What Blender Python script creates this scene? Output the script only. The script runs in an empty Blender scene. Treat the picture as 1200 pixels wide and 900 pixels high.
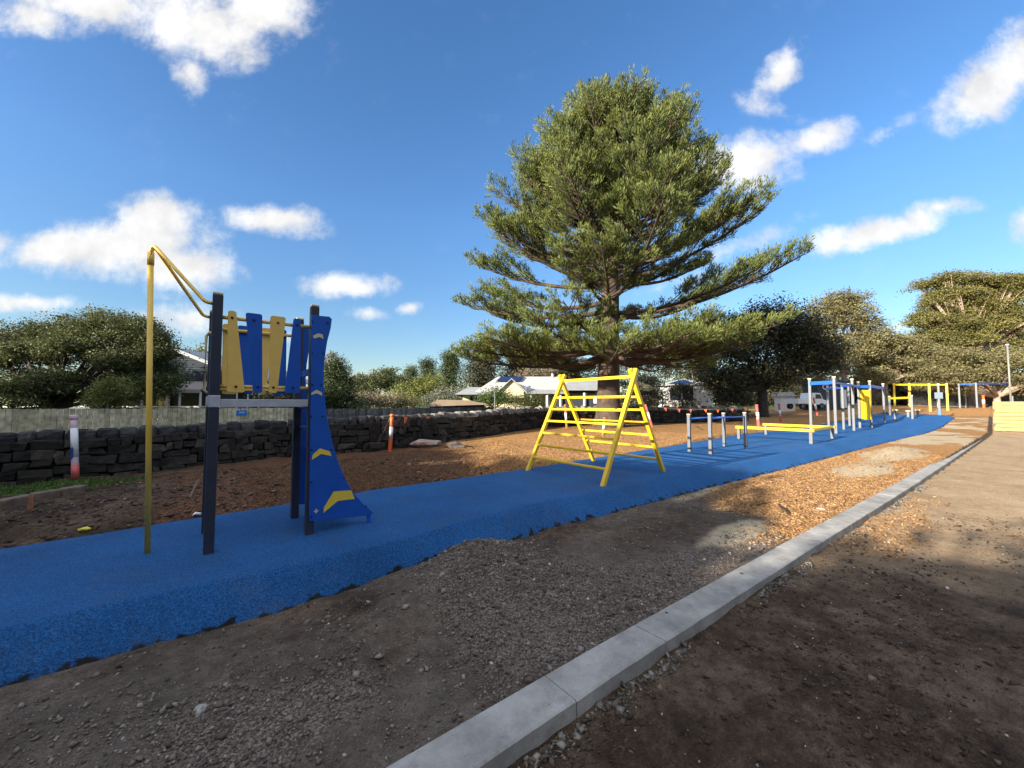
import bpy, math, random
import numpy as np
from mathutils import Vector
rng = np.random.default_rng(7)
random.seed(7)
SC = bpy.context.scene
COL = SC.collection

# ------------------------------------------------------------------ camera model (also used to lay out the far things)
F = 460.0 / 1200.0
PITCH = math.radians(2.862)
YAW = math.radians(50.81)
EYE = 1.6
FW = np.array([math.cos(YAW), math.sin(YAW), 0.0])
RT = np.array([math.sin(YAW), -math.cos(YAW), 0.0])

def W(u, d):
    """ground position of picture column u (0..1200) at d metres ahead"""
    r = (u - 600.0) / 460.0 * d
    p = FW * d + RT * r
    return float(p[0]), float(p[1])

def Z(v, d):
    """height that shows at picture row v (0..900) at d metres ahead"""
    return EYE + (473.0 - v) / 460.0 * d * 1.0025

def ray(u, v):
    x = (u - 600) / 460.0; z = -(v - 450) / 460.0
    y2 = math.cos(PITCH) - z * math.sin(PITCH); z2 = math.sin(PITCH) + z * math.cos(PITCH)
    p = FW * y2 + RT * x
    return p[0], p[1], z2

def G(u, v, z=0.0):
    X, Y, Q = ray(u, v); t = (z - EYE) / Q
    return X * t, Y * t

def onplane(u, v, y):
    X, Y, Q = ray(u, v); t = y / Y
    return X * t, EYE + Q * t          # x, z on the vertical plane Y = y

# ------------------------------------------------------------------ materials
def mat(name, color, rough=0.6, metal=0.0, var=0.0, vscale=8.0, bump=0.0, bscale=60.0, spec=0.5, dirt=None):
    m = bpy.data.materials.new(name); m.use_nodes = True
    nt = m.node_tree; b = nt.nodes['Principled BSDF']
    b.inputs['Base Color'].default_value = (*color, 1)
    b.inputs['Roughness'].default_value = rough
    b.inputs['Metallic'].default_value = metal
    b.inputs['Specular IOR Level'].default_value = spec
    tc = nt.nodes.new('ShaderNodeTexCoord')
    if var > 0 or dirt:
        n = nt.nodes.new('ShaderNodeTexNoise'); n.inputs['Scale'].default_value = vscale
        n.inputs['Detail'].default_value = 6
        nt.links.new(tc.outputs['Object'], n.inputs['Vector'])
        r = nt.nodes.new('ShaderNodeValToRGB')
        r.color_ramp.elements[0].position = 0.32; r.color_ramp.elements[1].position = 0.7
        lo = dirt if dirt else tuple(c * (1 - var) for c in color)
        hi = color if dirt else tuple(min(1, c * (1 + var)) for c in color)
        r.color_ramp.elements[0].color = (*lo, 1); r.color_ramp.elements[1].color = (*hi, 1)
        nt.links.new(n.outputs['Fac'], r.inputs['Fac']); nt.links.new(r.outputs['Color'], b.inputs['Base Color'])
    if bump > 0:
        n2 = nt.nodes.new('ShaderNodeTexNoise'); n2.inputs['Scale'].default_value = bscale; n2.inputs['Detail'].default_value = 5
        nt.links.new(tc.outputs['Object'], n2.inputs['Vector'])
        bp = nt.nodes.new('ShaderNodeBump'); bp.inputs['Strength'].default_value = bump; bp.inputs['Distance'].default_value = 0.02
        nt.links.new(n2.outputs['Fac'], bp.inputs['Height']); nt.links.new(bp.outputs['Normal'], b.inputs['Normal'])
    return m

def leafmat(name, dark, light, trans=0.25, rough=0.6):
    m = bpy.data.materials.new(name); m.use_nodes = True
    nt = m.node_tree; b = nt.nodes['Principled BSDF']; out = nt.nodes['Material Output']
    at = nt.nodes.new('ShaderNodeAttribute'); at.attribute_name = 'tint'
    r = nt.nodes.new('ShaderNodeValToRGB')
    r.color_ramp.elements[0].color = (*dark, 1); r.color_ramp.elements[1].color = (*light, 1)
    nt.links.new(at.outputs['Fac'], r.inputs['Fac']); nt.links.new(r.outputs['Color'], b.inputs['Base Color'])
    b.inputs['Roughness'].default_value = rough; b.inputs['Specular IOR Level'].default_value = 0.3
    t = nt.nodes.new('ShaderNodeBsdfTranslucent'); nt.links.new(r.outputs['Color'], t.inputs['Color'])
    mx = nt.nodes.new('ShaderNodeMixShader'); mx.inputs['Fac'].default_value = trans
    nt.links.new(b.outputs[0], mx.inputs[1]); nt.links.new(t.outputs[0], mx.inputs[2]); nt.links.new(mx.outputs[0], out.inputs['Surface'])
    return m

def tintmat(name, stops, rough=0.9, bump=0.0, bscale=80):
    """colour from the per-face attribute 'tint' (stones, chips, palings each of their own colour)"""
    m = bpy.data.materials.new(name); m.use_nodes = True
    nt = m.node_tree; b = nt.nodes['Principled BSDF']
    at = nt.nodes.new('ShaderNodeAttribute'); at.attribute_name = 'tint'
    r = nt.nodes.new('ShaderNodeValToRGB')
    els = r.color_ramp.elements
    while len(els) < len(stops): els.new(0.5)
    for e, (p, c) in zip(els, stops): e.position = p; e.color = (*c, 1)
    col = r.outputs['Color']
    nt.links.new(at.outputs['Fac'], r.inputs['Fac'])
    tc = nt.nodes.new('ShaderNodeTexCoord'); n = nt.nodes.new('ShaderNodeTexNoise'); n.inputs['Scale'].default_value = 7; n.inputs['Detail'].default_value = 7
    nt.links.new(tc.outputs['Object'], n.inputs['Vector'])
    mr = nt.nodes.new('ShaderNodeMapRange'); mr.inputs[1].default_value = .3; mr.inputs[2].default_value = .7; mr.inputs[3].default_value = .6; mr.inputs[4].default_value = 1.3
    nt.links.new(n.outputs['Fac'], mr.inputs[0])
    mx = nt.nodes.new('ShaderNodeVectorMath'); mx.operation = 'SCALE'
    nt.links.new(col, mx.inputs[0]); nt.links.new(mr.outputs[0], mx.inputs['Scale'])
    nt.links.new(mx.outputs[0], b.inputs['Base Color'])
    b.inputs['Roughness'].default_value = rough; b.inputs['Specular IOR Level'].default_value = 0.25
    if bump:
        n2 = nt.nodes.new('ShaderNodeTexNoise'); n2.inputs['Scale'].default_value = bscale; n2.inputs['Detail'].default_value = 6
        nt.links.new(tc.outputs['Object'], n2.inputs['Vector'])
        bp = nt.nodes.new('ShaderNodeBump'); bp.inputs['Strength'].default_value = bump; bp.inputs['Distance'].default_value = 0.03
        nt.links.new(n2.outputs['Fac'], bp.inputs['Height']); nt.links.new(bp.outputs['Normal'], b.inputs['Normal'])
    return m

M = {}
M['yellow'] = mat('yellow_paint', (0.80, 0.50, 0.02), 0.38, var=.06, vscale=5, bump=.03, bscale=40)
M['yellow_board'] = mat('yellow_board', (0.80, 0.50, 0.11), 0.5, var=.07, vscale=6, bump=.06, bscale=200)
M['ochre'] = mat('ochre_paint', (0.92, 0.58, 0.09), 0.4, var=.08, vscale=4)
M['blue_board'] = mat('blue_board', (0.008, 0.085, 0.40), 0.45, var=.08, vscale=6, bump=.06, bscale=200)
M['blue_paint'] = mat('blue_paint', (0.02, 0.12, 0.52), 0.4, var=.05, vscale=6)
M['charcoal'] = mat('charcoal_post', (0.026, 0.030, 0.047), 0.5, var=.12, vscale=5, bump=.04, bscale=150)
M['grey_post'] = mat('galvanised_grey', (0.125, 0.135, 0.15), 0.5, .1, var=.1, vscale=8)
M['deck'] = mat('deck_grey', (0.46, 0.46, 0.47), 0.5, .1, var=.1, vscale=12)
M['cap'] = mat('cream_cap', (0.72, 0.60, 0.32), 0.5)
M['chevron'] = mat('chevron_yellow', (0.78, 0.55, 0.05), 0.5)
M['chevron_pale'] = mat('chevron_cream', (0.66, 0.54, 0.30), 0.5)
M['bolt'] = mat('dark_bolt', (0.012, 0.012, 0.016), 0.4)
M['white'] = mat('white_paint', (0.78, 0.78, 0.76), 0.5, var=.05, vscale=6)
M['orange'] = mat('orange_plastic', (0.80, 0.13, 0.03), 0.45, var=.1, vscale=9)
M['pinkred'] = mat('faded_red_plastic', (0.55, 0.10, 0.09), 0.5, var=.15, vscale=7)
M['pink'] = mat('faded_pink_plastic', (0.62, 0.42, 0.46), 0.5, var=.1, vscale=7)
M['darkblue'] = mat('dark_blue_print', (0.03, 0.06, 0.25), 0.5)
M['orange_flag'] = mat('orange_flag', (0.75, 0.16, 0.06), 0.7)
M['rope'] = mat('rope', (0.35, 0.22, 0.14), 0.8)
M['concrete'] = None
M['bark'] = mat('bark_brown', (0.072, 0.048, 0.034), 0.9, var=.45, vscale=3, bump=.9, bscale=14)
M['bark_pale'] = mat('bark_pale', (0.30, 0.23, 0.17), 0.9, var=.35, vscale=2, bump=.6, bscale=10)
M['bark_dark'] = mat('bark_dark', (0.045, 0.034, 0.027), 0.9, var=.4, vscale=3, bump=.6, bscale=10)
M['cream_wall'] = mat('cream_wall', (0.74, 0.66, 0.42), 0.8, var=.05, vscale=1)
M['white_wall'] = mat('white_wall', (0.70, 0.69, 0.64), 0.8, var=.05, vscale=1)
M['slate_wall'] = mat('slate_weatherboard', (0.032, 0.043, 0.057), 0.75, var=.06, vscale=2, spec=.15)
M['slate_dark'] = mat('dark_wall', (0.03, 0.036, 0.05), 0.6)
M['glass'] = mat('window_glass', (0.02, 0.025, 0.03), 0.08)
M['solar'] = mat('solar_panel', (0.015, 0.025, 0.07), 0.15)
M['tyre'] = mat('tyre_rubber', (0.02, 0.02, 0.02), 0.8)
M['tan_roof'] = mat('tan_roof', (0.33, 0.25, 0.18), 0.8, var=.12, vscale=1)
M['log'] = mat('old_log', (0.16, 0.11, 0.08), 0.9, var=.4, vscale=5, bump=.6, bscale=20)
M['darkwood'] = mat('dark_stick', (0.03, 0.022, 0.018), 0.9)
M['stone'] = mat('pale_stone', (0.33, 0.31, 0.29), 0.9, var=.3, vscale=20, bump=.6, bscale=40)
M['scrap_yellow'] = mat('yellow_scrap', (0.75, 0.60, 0.05), 0.5)
M['paintpink'] = mat('pink_marker_paint', (0.8, 0.09, 0.11), 0.7)

def corrugated(name, color, scale, axis='X', strength=.5):
    m = mat(name, color, 0.6, 0.0, var=.08, vscale=1.2)
    nt = m.node_tree; b = nt.nodes['Principled BSDF']
    tc = nt.nodes.new('ShaderNodeTexCoord'); w = nt.nodes.new('ShaderNodeTexWave'); w.bands_direction = axis
    w.inputs['Scale'].default_value = scale
    nt.links.new(tc.outputs['Object'], w.inputs['Vector'])
    bp = nt.nodes.new('ShaderNodeBump'); bp.inputs['Strength'].default_value = strength; bp.inputs['Distance'].default_value = .03
    nt.links.new(w.outputs['Fac'], bp.inputs['Height']); nt.links.new(bp.outputs['Normal'], b.inputs['Normal'])
    return m
M['metal_roof'] = corrugated('pale_metal_roof', (0.44, 0.42, 0.38), 3.0)
M['grey_roof'] = corrugated('grey_metal_roof', (0.30, 0.30, 0.295), 3.0)
M['pink_roof'] = corrugated('faded_corrugated_roof', (0.30, 0.26, 0.25), 6.0)

# kerb concrete
def concrete():
    m = bpy.data.materials.new('kerb_concrete'); m.use_nodes = True
    nt = m.node_tree; b = nt.nodes['Principled BSDF']; N = nt.nodes.new; L = nt.links.new
    g = N('ShaderNodeNewGeometry')
    n1 = N('ShaderNodeTexNoise'); n1.inputs['Scale'].default_value = 2.2; n1.inputs['Detail'].default_value = 9; n1.inputs['Roughness'].default_value = .7
    n2 = N('ShaderNodeTexNoise'); n2.inputs['Scale'].default_value = 220; n2.inputs['Detail'].default_value = 2
    L(g.outputs['Position'], n1.inputs['Vector']); L(g.outputs['Position'], n2.inputs['Vector'])
    r = N('ShaderNodeValToRGB'); e = r.color_ramp.elements
    e[0].position = .34; e[0].color = (.20, .192, .178, 1); e[1].position = .66; e[1].color = (.43, .415, .39, 1)
    L(n1.outputs['Fac'], r.inputs['Fac'])
    mr = N('ShaderNodeMapRange'); mr.inputs[1].default_value = .3; mr.inputs[2].default_value = .7; mr.inputs[3].default_value = .86; mr.inputs[4].default_value = 1.1
    L(n2.outputs['Fac'], mr.inputs[0])
    # pin holes
    v = N('ShaderNodeTexVoronoi'); v.inputs['Scale'].default_value = 26
    L(g.outputs['Position'], v.inputs['Vector'])
    mh = N('ShaderNodeMapRange'); mh.inputs[1].default_value = .07; mh.inputs[2].default_value = .11; mh.inputs[3].default_value = .35; mh.inputs[4].default_value = 1
    L(v.outputs['Distance'], mh.inputs[0])
    n3 = N('ShaderNodeTexNoise'); n3.inputs['Scale'].default_value = 1.7; n3.inputs['Detail'].default_value = 3; L(g.outputs['Position'], n3.inputs['Vector'])
    gate = N('ShaderNodeMapRange'); gate.inputs[1].default_value = .52; gate.inputs[2].default_value = .6; L(n3.outputs['Fac'], gate.inputs[0])
    mixh = N('ShaderNodeMix'); mixh.inputs[2].default_value = 1; L(gate.outputs[0], mixh.inputs[0]); L(mh.outputs[0], mixh.inputs[3])
    mu = N('ShaderNodeMath'); mu.operation = 'MULTIPLY'; L(mr.outputs[0], mu.inputs[0]); L(mixh.outputs[0], mu.inputs[1])
    s = N('ShaderNodeVectorMath'); s.operation = 'SCALE'; L(r.outputs['Color'], s.inputs[0]); L(mu.outputs[0], s.inputs['Scale'])
    n4 = N('ShaderNodeTexNoise'); n4.inputs['Scale'].default_value = 5.5; n4.inputs['Detail'].default_value = 10; n4.inputs['Roughness'].default_value = .72; L(g.outputs['Position'], n4.inputs['Vector'])
    m4 = N('ShaderNodeMapRange'); m4.inputs[1].default_value = .55; m4.inputs[2].default_value = .74; m4.inputs[4].default_value = .6; L(n4.outputs['Fac'], m4.inputs[0])
    x4 = N('ShaderNodeMix'); x4.data_type = 'RGBA'; x4.inputs[7].default_value = (.115, .09, .068, 1); L(m4.outputs[0], x4.inputs[0]); L(s.outputs[0], x4.inputs[6])
    L(x4.outputs[2], b.inputs['Base Color']); b.inputs['Roughness'].default_value = .85
    bp = N('ShaderNodeBump'); bp.inputs['Strength'].default_value = .35; bp.inputs['Distance'].default_value = .01
    ad = N('ShaderNodeMath'); ad.operation = 'ADD'; L(n1.outputs['Fac'], ad.inputs[0]); L(mu.outputs[0], ad.inputs[1])
    L(ad.outputs[0], bp.inputs['Height']); L(bp.outputs['Normal'], b.inputs['Normal'])
    return m
M['concrete'] = concrete()

# ------------------------------------------------------------------ mesh helpers
def tag(o, label=None, cat=None, group=None, kind=None):
    if label: o['label'] = label
    if cat: o['category'] = cat
    if group: o['group'] = group
    if kind: o['kind'] = kind
    return o

def empty(name, loc, label, cat, group=None, rotz=0.0):
    o = bpy.data.objects.new(name, None); COL.objects.link(o)
    o.location = loc; o.rotation_euler = (0, 0, rotz); o.empty_display_size = .2
    return tag(o, label, cat, group)

class MB:
    def __init__(s): s.v = []; s.f = []; s.t = []; s.n = 0
    def add(s, vs, fs, t=0.5):
        s.v.extend([tuple(map(float, p)) for p in vs])
        for f in fs: s.f.append(tuple(i + s.n for i in f)); s.t.append(t)
        s.n += len(vs); return s
    def box(s, c, size, rz=0.0, t=.5, jit=0.0, tilt=(0, 0)):
        hx, hy, hz = size[0] / 2, size[1] / 2, size[2] / 2
        ca, sa = math.cos(rz), math.sin(rz); vs = []
        for z in (-hz, hz):
            for x, y in ((-hx, -hy), (hx, -hy), (hx, hy), (-hx, hy)):
                if jit: x += random.uniform(-jit, jit); y += random.uniform(-jit, jit)
                zz = z + (random.uniform(-jit, jit) if jit else 0) + x * tilt[0] + y * tilt[1]
                vs.append((c[0] + x * ca - y * sa, c[1] + x * sa + y * ca, c[2] + zz))
        return s.add(vs, [(3, 2, 1, 0), (4, 5, 6, 7), (0, 1, 5, 4), (1, 2, 6, 5), (2, 3, 7, 6), (3, 0, 4, 7)], t)
    def bar(s, p0, p1, w, h, up=(0, 0, 1), t=.5):
        """rectangular bar between two points"""
        p0 = Vector(p0); p1 = Vector(p1); d = (p1 - p0).normalized(); upv = Vector(up)
        if abs(d.dot(upv)) > .98: upv = Vector((0, 1, 0))
        a = d.cross(upv).normalized() * (w / 2); b = a.normalized().cross(d).normalized() * (h / 2)
        vs = [p + q for p in (p0, p1) for q in (-a - b, a - b, a + b, -a + b)]
        return s.add(vs, [(3, 2, 1, 0), (4, 5, 6, 7), (0, 1, 5, 4), (1, 2, 6, 5), (2, 3, 7, 6), (3, 0, 4, 7)], t)
    def tube(s, pts, rad, n=10, cap=True, t=.5):
        pts = [Vector(p) for p in pts]
        if not hasattr(rad, '__len__'): rad = [rad] * len(pts)
        ref = None; vs = []; fs = []
        for i, p in enumerate(pts):
            d = (pts[min(i + 1, len(pts) - 1)] - pts[max(i - 1, 0)]).normalized()
            if ref is None:
                ref = Vector((0, 0, 1)) if abs(d.z) < .9 else Vector((1, 0, 0))
            a = d.cross(ref)
            if a.length < 1e-4: a = d.cross(Vector((1, .3, 0)))
            a.normalize(); b = d.cross(a).normalized(); ref = -b if False else ref
            for k in range(n):
                an = 2 * math.pi * k / n
                vs.append(p + a * (math.cos(an) * rad[i]) + b * (math.sin(an) * rad[i]))
        for i in range(len(pts) - 1):
            for k in range(n):
                k2 = (k + 1) % n
                fs.append((i * n + k, i * n + k2, (i + 1) * n + k2, (i + 1) * n + k))
        if cap:
            fs.append(tuple(range(n - 1, -1, -1))); L = (len(pts) - 1) * n
            fs.append(tuple(L + k for k in range(n)))
        return s.add(vs, fs, t)
    def prism(s, poly, ext, t=.5):
        """closed polygon (3-D points) pushed along ext"""
        n = len(poly); e = Vector(ext); a = [Vector(p) for p in poly]
        vs = a + [p + e for p in a]
        fs = [tuple(range(n - 1, -1, -1)), tuple(range(n, 2 * n))] + [(i, (i + 1) % n, n + (i + 1) % n, n + i) for i in range(n)]
        return s.add(vs, fs, t)
    def disc(s, c, nrm, r, h, n=12):
        c = Vector(c); nrm = Vector(nrm).normalized()
        return s.tube([c, c + nrm * h], r, n)
    def build(s, name, m, parent=None, smooth=False, bevel=0.0, off=None, tint=False):
        me = bpy.data.meshes.new(name); 
        vs = s.v
        if off is not None: vs = [(x - off[0], y - off[1], z - off[2]) for x, y, z in vs]
        elif parent is not None:
            q = parent; lx = ly = lz = 0.0
            while q is not None: lx += q.location.x; ly += q.location.y; lz += q.location.z; q = q.parent
            vs = [(x - lx, y - ly, z - lz) for x, y, z in vs]
        me.from_pydata(vs, [], s.f)
        me.materials.append(m)
        if tint:
            a = me.attributes.new('tint', 'FLOAT', 'FACE'); a.data.foreach_set('value', np.array(s.t, dtype=np.float32))
        import bmesh
        bm = bmesh.new(); bm.from_mesh(me); bmesh.ops.recalc_face_normals(bm, faces=bm.faces); bm.to_mesh(me); bm.free()
        if smooth:
            me.polygons.foreach_set('use_smooth', [True] * len(me.polygons))
        o = bpy.data.objects.new(name, me); COL.objects.link(o)
        if parent: o.parent = parent
        if bevel:
            b = o.modifiers.new('bevel', 'BEVEL'); b.width = bevel; b.segments = 2; b.limit_method = 'ANGLE'; b.angle_limit = math.radians(40)
        return o

def arrmesh(name, V, FACES, m, tint=None, parent=None, smooth=False):
    """V (n,3), FACES (k, 3|4) numpy"""
    me = bpy.data.meshes.new(name); k, c = FACES.shape
    me.vertices.add(len(V)); me.vertices.foreach_set('co', np.asarray(V, dtype=np.float32).ravel())
    me.loops.add(k * c); me.loops.foreach_set('vertex_index', FACES.astype(np.int32).ravel())
    me.polygons.add(k); me.polygons.foreach_set('loop_start', (np.arange(k) * c).astype(np.int32))
    if smooth: me.polygons.foreach_set('use_smooth', np.ones(k, dtype=bool))
    if tint is not None:
        a = me.attributes.new('tint', 'FLOAT', 'FACE'); a.data.foreach_set('value', np.asarray(tint, dtype=np.float32))
    me.update(calc_edges=True); me.validate()
    me.materials.append(m)
    o = bpy.data.objects.new(name, me); COL.objects.link(o)
    if parent: o.parent = parent
    return o

def dup(root, loc, rotz=0.0, label=None, group=None):
    r = root.copy(); COL.objects.link(r); r.location = loc; r.rotation_euler = (0, 0, rotz)
    if label: r['label'] = label
    if group: r['group'] = group
    for ch in list(root.children):
        c = ch.copy(); COL.objects.link(c); c.parent = r
        for g in ch.children:
            d = g.copy(); COL.objects.link(d); d.parent = c
    return r

# ------------------------------------------------------------------ noise + terrain
def vnoise(x, y, seed=0):
    x = np.asarray(x, float); y = np.asarray(y, float)
    xi = np.floor(x).astype(np.int64); yi = np.floor(y).astype(np.int64); xf = x - xi; yf = y - yi
    def h(a, b):
        n = (a * 374761393 + b * 668265263 + seed * 1442695041) & 0x7fffffff
        n = ((n ^ (n >> 13)) * 1274126177) & 0x7fffffff
        n = (n ^ (n >> 16)) & 0xffff
        return n / 65535.0
    u = xf * xf * (3 - 2 * xf); v = yf * yf * (3 - 2 * yf)
    return (h(xi, yi) * (1 - u) + h(xi + 1, yi) * u) * (1 - v) + (h(xi, yi + 1) * (1 - u) + h(xi + 1, yi + 1) * u) * v

def fbm(x, y, oct=4, seed=0):
    s = 0; a = .5; t = 0
    for i in range(oct):
        s = s + a * vnoise(x * 2 ** i, y * 2 ** i, seed + i); t += a; a *= .55
    return s / t - .5

def ss(a, b, x):
    t = np.clip((np.asarray(x, float) - a) / (b - a), 0, 1); return t * t * (3 - 2 * t)

KX = [-8, .82, 2.41, 5.54, 12.46, 37.2]; KY = [2.22, 1.98, 1.95, 1.82, 1.48, .40]
def kerb_y(x): return np.interp(x, KX, KY)          # left (pad-side) top edge of the kerb
KW = .285
FX = [-8, .5, 1.7, 4.2, 5.6, 9.3, 12.6, 20, 30, 40, 50, 54.5]; FY = [4.75, 4.47, 4.43, 4.72, 4.62, 4.62, 4.35, 4.1, 3.6, 3.0, 2.7, 3.3]
BX0 = [-8, -1, .5, 2.5, 5.2, 9.6, 20, 30, 40, 50, 54.5]; BY0 = [4.35, 4.2, 4.18, 4.3, 4.24, 4.05, 3.45, 2.85, 2.2, 2.0, 3.0]
RX = [-8, -1.6, .3, 2.7, 6, 13.8, 22, 29, 40, 50, 54.5]; RY = [6.8, 7.04, 7.15, 7.38, 7.35, 7.85, 8.5, 8.4, 8.0, 7.2, 4.6]
def pad_rise(x): return .60 * ss(33, 52, x) + .05 * np.sin(np.asarray(x) * .55) * ss(26, 34, x)

def gz(x, y, detail=True):
    x = np.asarray(x, float); y = np.asarray(y, float)
    back = -.29 + .42 * ss(1, 19, x)
    back = back - .2 * np.exp(-((y - 8.2) / .7) ** 2) * (1 - ss(3.2, 5.5, x)) * ss(-4, -1, x)
    back = back + .30 * np.exp(-(((x - 6.9) / 1.5) ** 2 + ((y - 8.7) / .85) ** 2))
    back = back + (.24 + .25 * fbm(x * 1.1, y * 1.1, 3, 201)) * np.exp(-(((x - 2.6) / 3.4) ** 2 + ((y - 10.3) / 1.0) ** 2)) + .16 * fbm(x * .9, y * .9, 3, 205) * ss(7.6, 8.4, y) * (1 - ss(9, 14, x))
    back = back - .05 * ss(8, 12, x) * np.exp(-((y - 7.3) / 1.2) ** 2)
    ky = kerb_y(x)
    fr = np.interp((y - ky) / 2.4, [0, 1], [0, 1])
    front = -.225 - .075 * fr + .10 * ss(11, 30, x)
    front = front + .30 * np.exp(-(((x - 2.6) / .72) ** 2 + ((y - 3.78) / .42) ** 2)) + .16 * np.exp(-(((x - 1.9) / .9) ** 2 + ((y - 3.3) / .5) ** 2))
    front = front + .28 * np.exp(-(((x - 19.5) / 2.0) ** 2 + ((y - 2.3) / .55) ** 2)) + .14 * np.exp(-(((x - 14.6) / 1.2) ** 2 + ((y - 2.3) / .5) ** 2))
    right = -.295 + .05 * ss(8, 36, x)
    wb = ss(5.4, 6.6, y); wr = 1 - ss(ky - .3, ky - .06, y)
    z = front * (1 - wb) * (1 - wr) + back * wb + right * wr * (1 - wb)
    far = .60 * ss(33, 52, x) + .62 * ss(54, 64, x)
    z = z + far * (1 - ss(9, 30, np.abs(y - 2)) * .8)
    inpad = ((y > np.interp(x, BX0, BY0) + .1) & (y < np.interp(x, RX, RY) - .1) & (x < 54.1))
    z = np.where(inpad, np.minimum(z, -.36 + pad_rise(x)), z)
    if detail:
        near = 1 - ss(25, 60, np.hypot(x - 6, y - 5))
        rough = .05 * fbm(x * .8, y * .8, 4, 3) + .05 * fbm(x * 3.1, y * 3.1, 4, 11)
        rough = rough * np.where(y < ky, .8, 1.0) * (1 - .75 * ss(7, 13, x))
        rough = rough + np.where(y < ky - .2, 1, 0) * (.05 * fbm(x * .8 + y * .5, y * 4.5, 4, 301)) * (1 - ss(7, 14, x))
        z = z + rough * near + .03 * fbm(x * 9, y * 9, 3, 23) * near * np.where(y < ky, .9, 1) * (1 - .7 * ss(6, 11, x))
    return z

def gz1(x, y): return float(gz(np.array([x]), np.array([y]))[0])

def axis(segs):
    out = []
    for a, b, st in segs: out += list(np.arange(a, b - 1e-6, st))
    return out
def outer(a, far, k=14): return list(a + (far - a) * (np.linspace(0, 1, k) ** 3))
xs = sorted(set(np.round([*outer(-16, -500)[1:], *axis([(-16, -3, .25), (-3, 12, .06), (12, 24, .14), (24, 66, .3)]), *outer(66, 900)], 4)))
ys = sorted(set(np.round([*outer(-14, -500)[1:], *axis([(-14, -1.2, .2), (-1.2, 4.5, .05), (4.5, 7, .2), (7, 12, .08), (12, 22, .2)]), *outer(22, 900)], 4)))
XX, YY = np.meshgrid(np.array(xs), np.array(ys), indexing='ij')
ZZ = gz(XX, YY)
nx, ny = XX.shape
V = np.stack([XX.ravel(), YY.ravel(), ZZ.ravel()], 1)
I = np.arange(nx * ny).reshape(nx, ny)
FQ = np.stack([I[:-1, :-1].ravel(), I[1:, :-1].ravel(), I[1:, 1:].ravel(), I[:-1, 1:].ravel()], 1)

def ground_masks(x, y):
    n = fbm(x * .9, y * .9, 4, 41); n2 = fbm(x * .35, y * .35, 3, 57)
    ky = kerb_y(x)
    side_front = (y > ky - .1) & (y < 6)
    # wood chips
    c_front = ss(-.25, .35, (x - 8.0 + (y - 3.0) * -.9) * .5 + n * 2.2) * np.where(side_front, 1, 0) * (1 - ss(24, 30, x) * .2)
    c_back = np.where(y > 6, 1, 0) * ss(-.2, .3, (x + .6) * .35 + n * 1.5) * ss(8.2, 9.0, y + 1.6 * ss(4.2, 5.8, x) + n * .5)
    c_back = c_back * (1 - ss(14.2, 15.4, y - .22 * np.maximum(x, 0)))
    c_right = np.where(y < ky - .3, 1, 0) * ss(.2, .7, 1 - np.abs(y - (ky - .6)) / .42 + n * 2.2) * ss(5.8, 7.2, x) * (1 - ss(9.5, 12, x)) * .25
    far = ss(54.5, 56.5, x)
    chips = np.clip(c_front + c_back + c_right + far, 0, 1)
    sand = np.clip(1.5 * np.exp(-(((x - 19.5) / 2.6) ** 2 + ((y - 2.3) / .75) ** 2)) + 1.4 * np.exp(-(((x - 14.4) / 1.7) ** 2 + ((y - 2.35) / .6) ** 2)) + ss(22, 26, x) * (1 - ss(53.5, 56, x)) * .9 * np.where(side_front, 1, 0) * ss(-.2, .1, n2 + n * .4)
                   + .9 * np.exp(-(((x - 6.2) / 1.0) ** 2 + ((y - 2.45) / .28) ** 2)) + .55 * np.exp(-(((x - 9) / 3) ** 2 + ((y - 4.0) / .25) ** 2)), 0, 1)
    sand = np.clip(sand + .8 * np.exp(-(((x - 5.0) / 1.1) ** 2 + ((y - 7.6) / .3) ** 2)) + .42 * np.exp(-(((x - 1.8) / 2.4) ** 2 + ((y - 11.9) / .8) ** 2)), 0, 1)
    sand = ss(.35, .65, sand + n * .8)
    sandR = np.where(y < ky - .3, 1, 0) * ss(4.5, 9.5, x + n * 3 + (y - 1) * .7)
    gz_ = 1.25 * np.exp(-(((x - 2.7) / 1.15) ** 2 + ((y - 3.0) / .95) ** 2)) + .8 * np.exp(-((y - ky - .35) / .3) ** 2) * ss(2.5, 4, x) + .7 * np.exp(-(((x - .6) / .7) ** 2 + ((y - 2.7) / .5) ** 2))
    gravel = np.where(side_front, 1, 0) * ss(.28, .72, gz_ + n * 1.1) * (1 - ss(6.5, 8, x))
    grass = ss(-.1, .15, 1 - (((x + 3.4) / 2.6) ** 2 + ((y - 13.6) / .75) ** 2) + n * 1.2) * (y > 12.2) + ss(24, 30, y)
    redbrown = np.where(y > 6, 1, 0) * (1 - ss(4.3, 7.4, x - (y - 8) * .45 + n * 2.4))  # chips behind the path turn darker and redder at low x
    dust = np.where(side_front, 1, 0) * ss(-.14, .16, n2 + n * .8 + .12 * (1 - ss(1.5, 3.5, x))) * (1 - .75 * np.exp(-(((x - 5.6) / 1.5) ** 2 + ((y - 3.3) / .5) ** 2)))
    return chips, sand, gravel, np.clip(grass, 0, 1), sandR, redbrown, dust

gm = ground_masks(XX.ravel(), YY.ravel())

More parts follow.
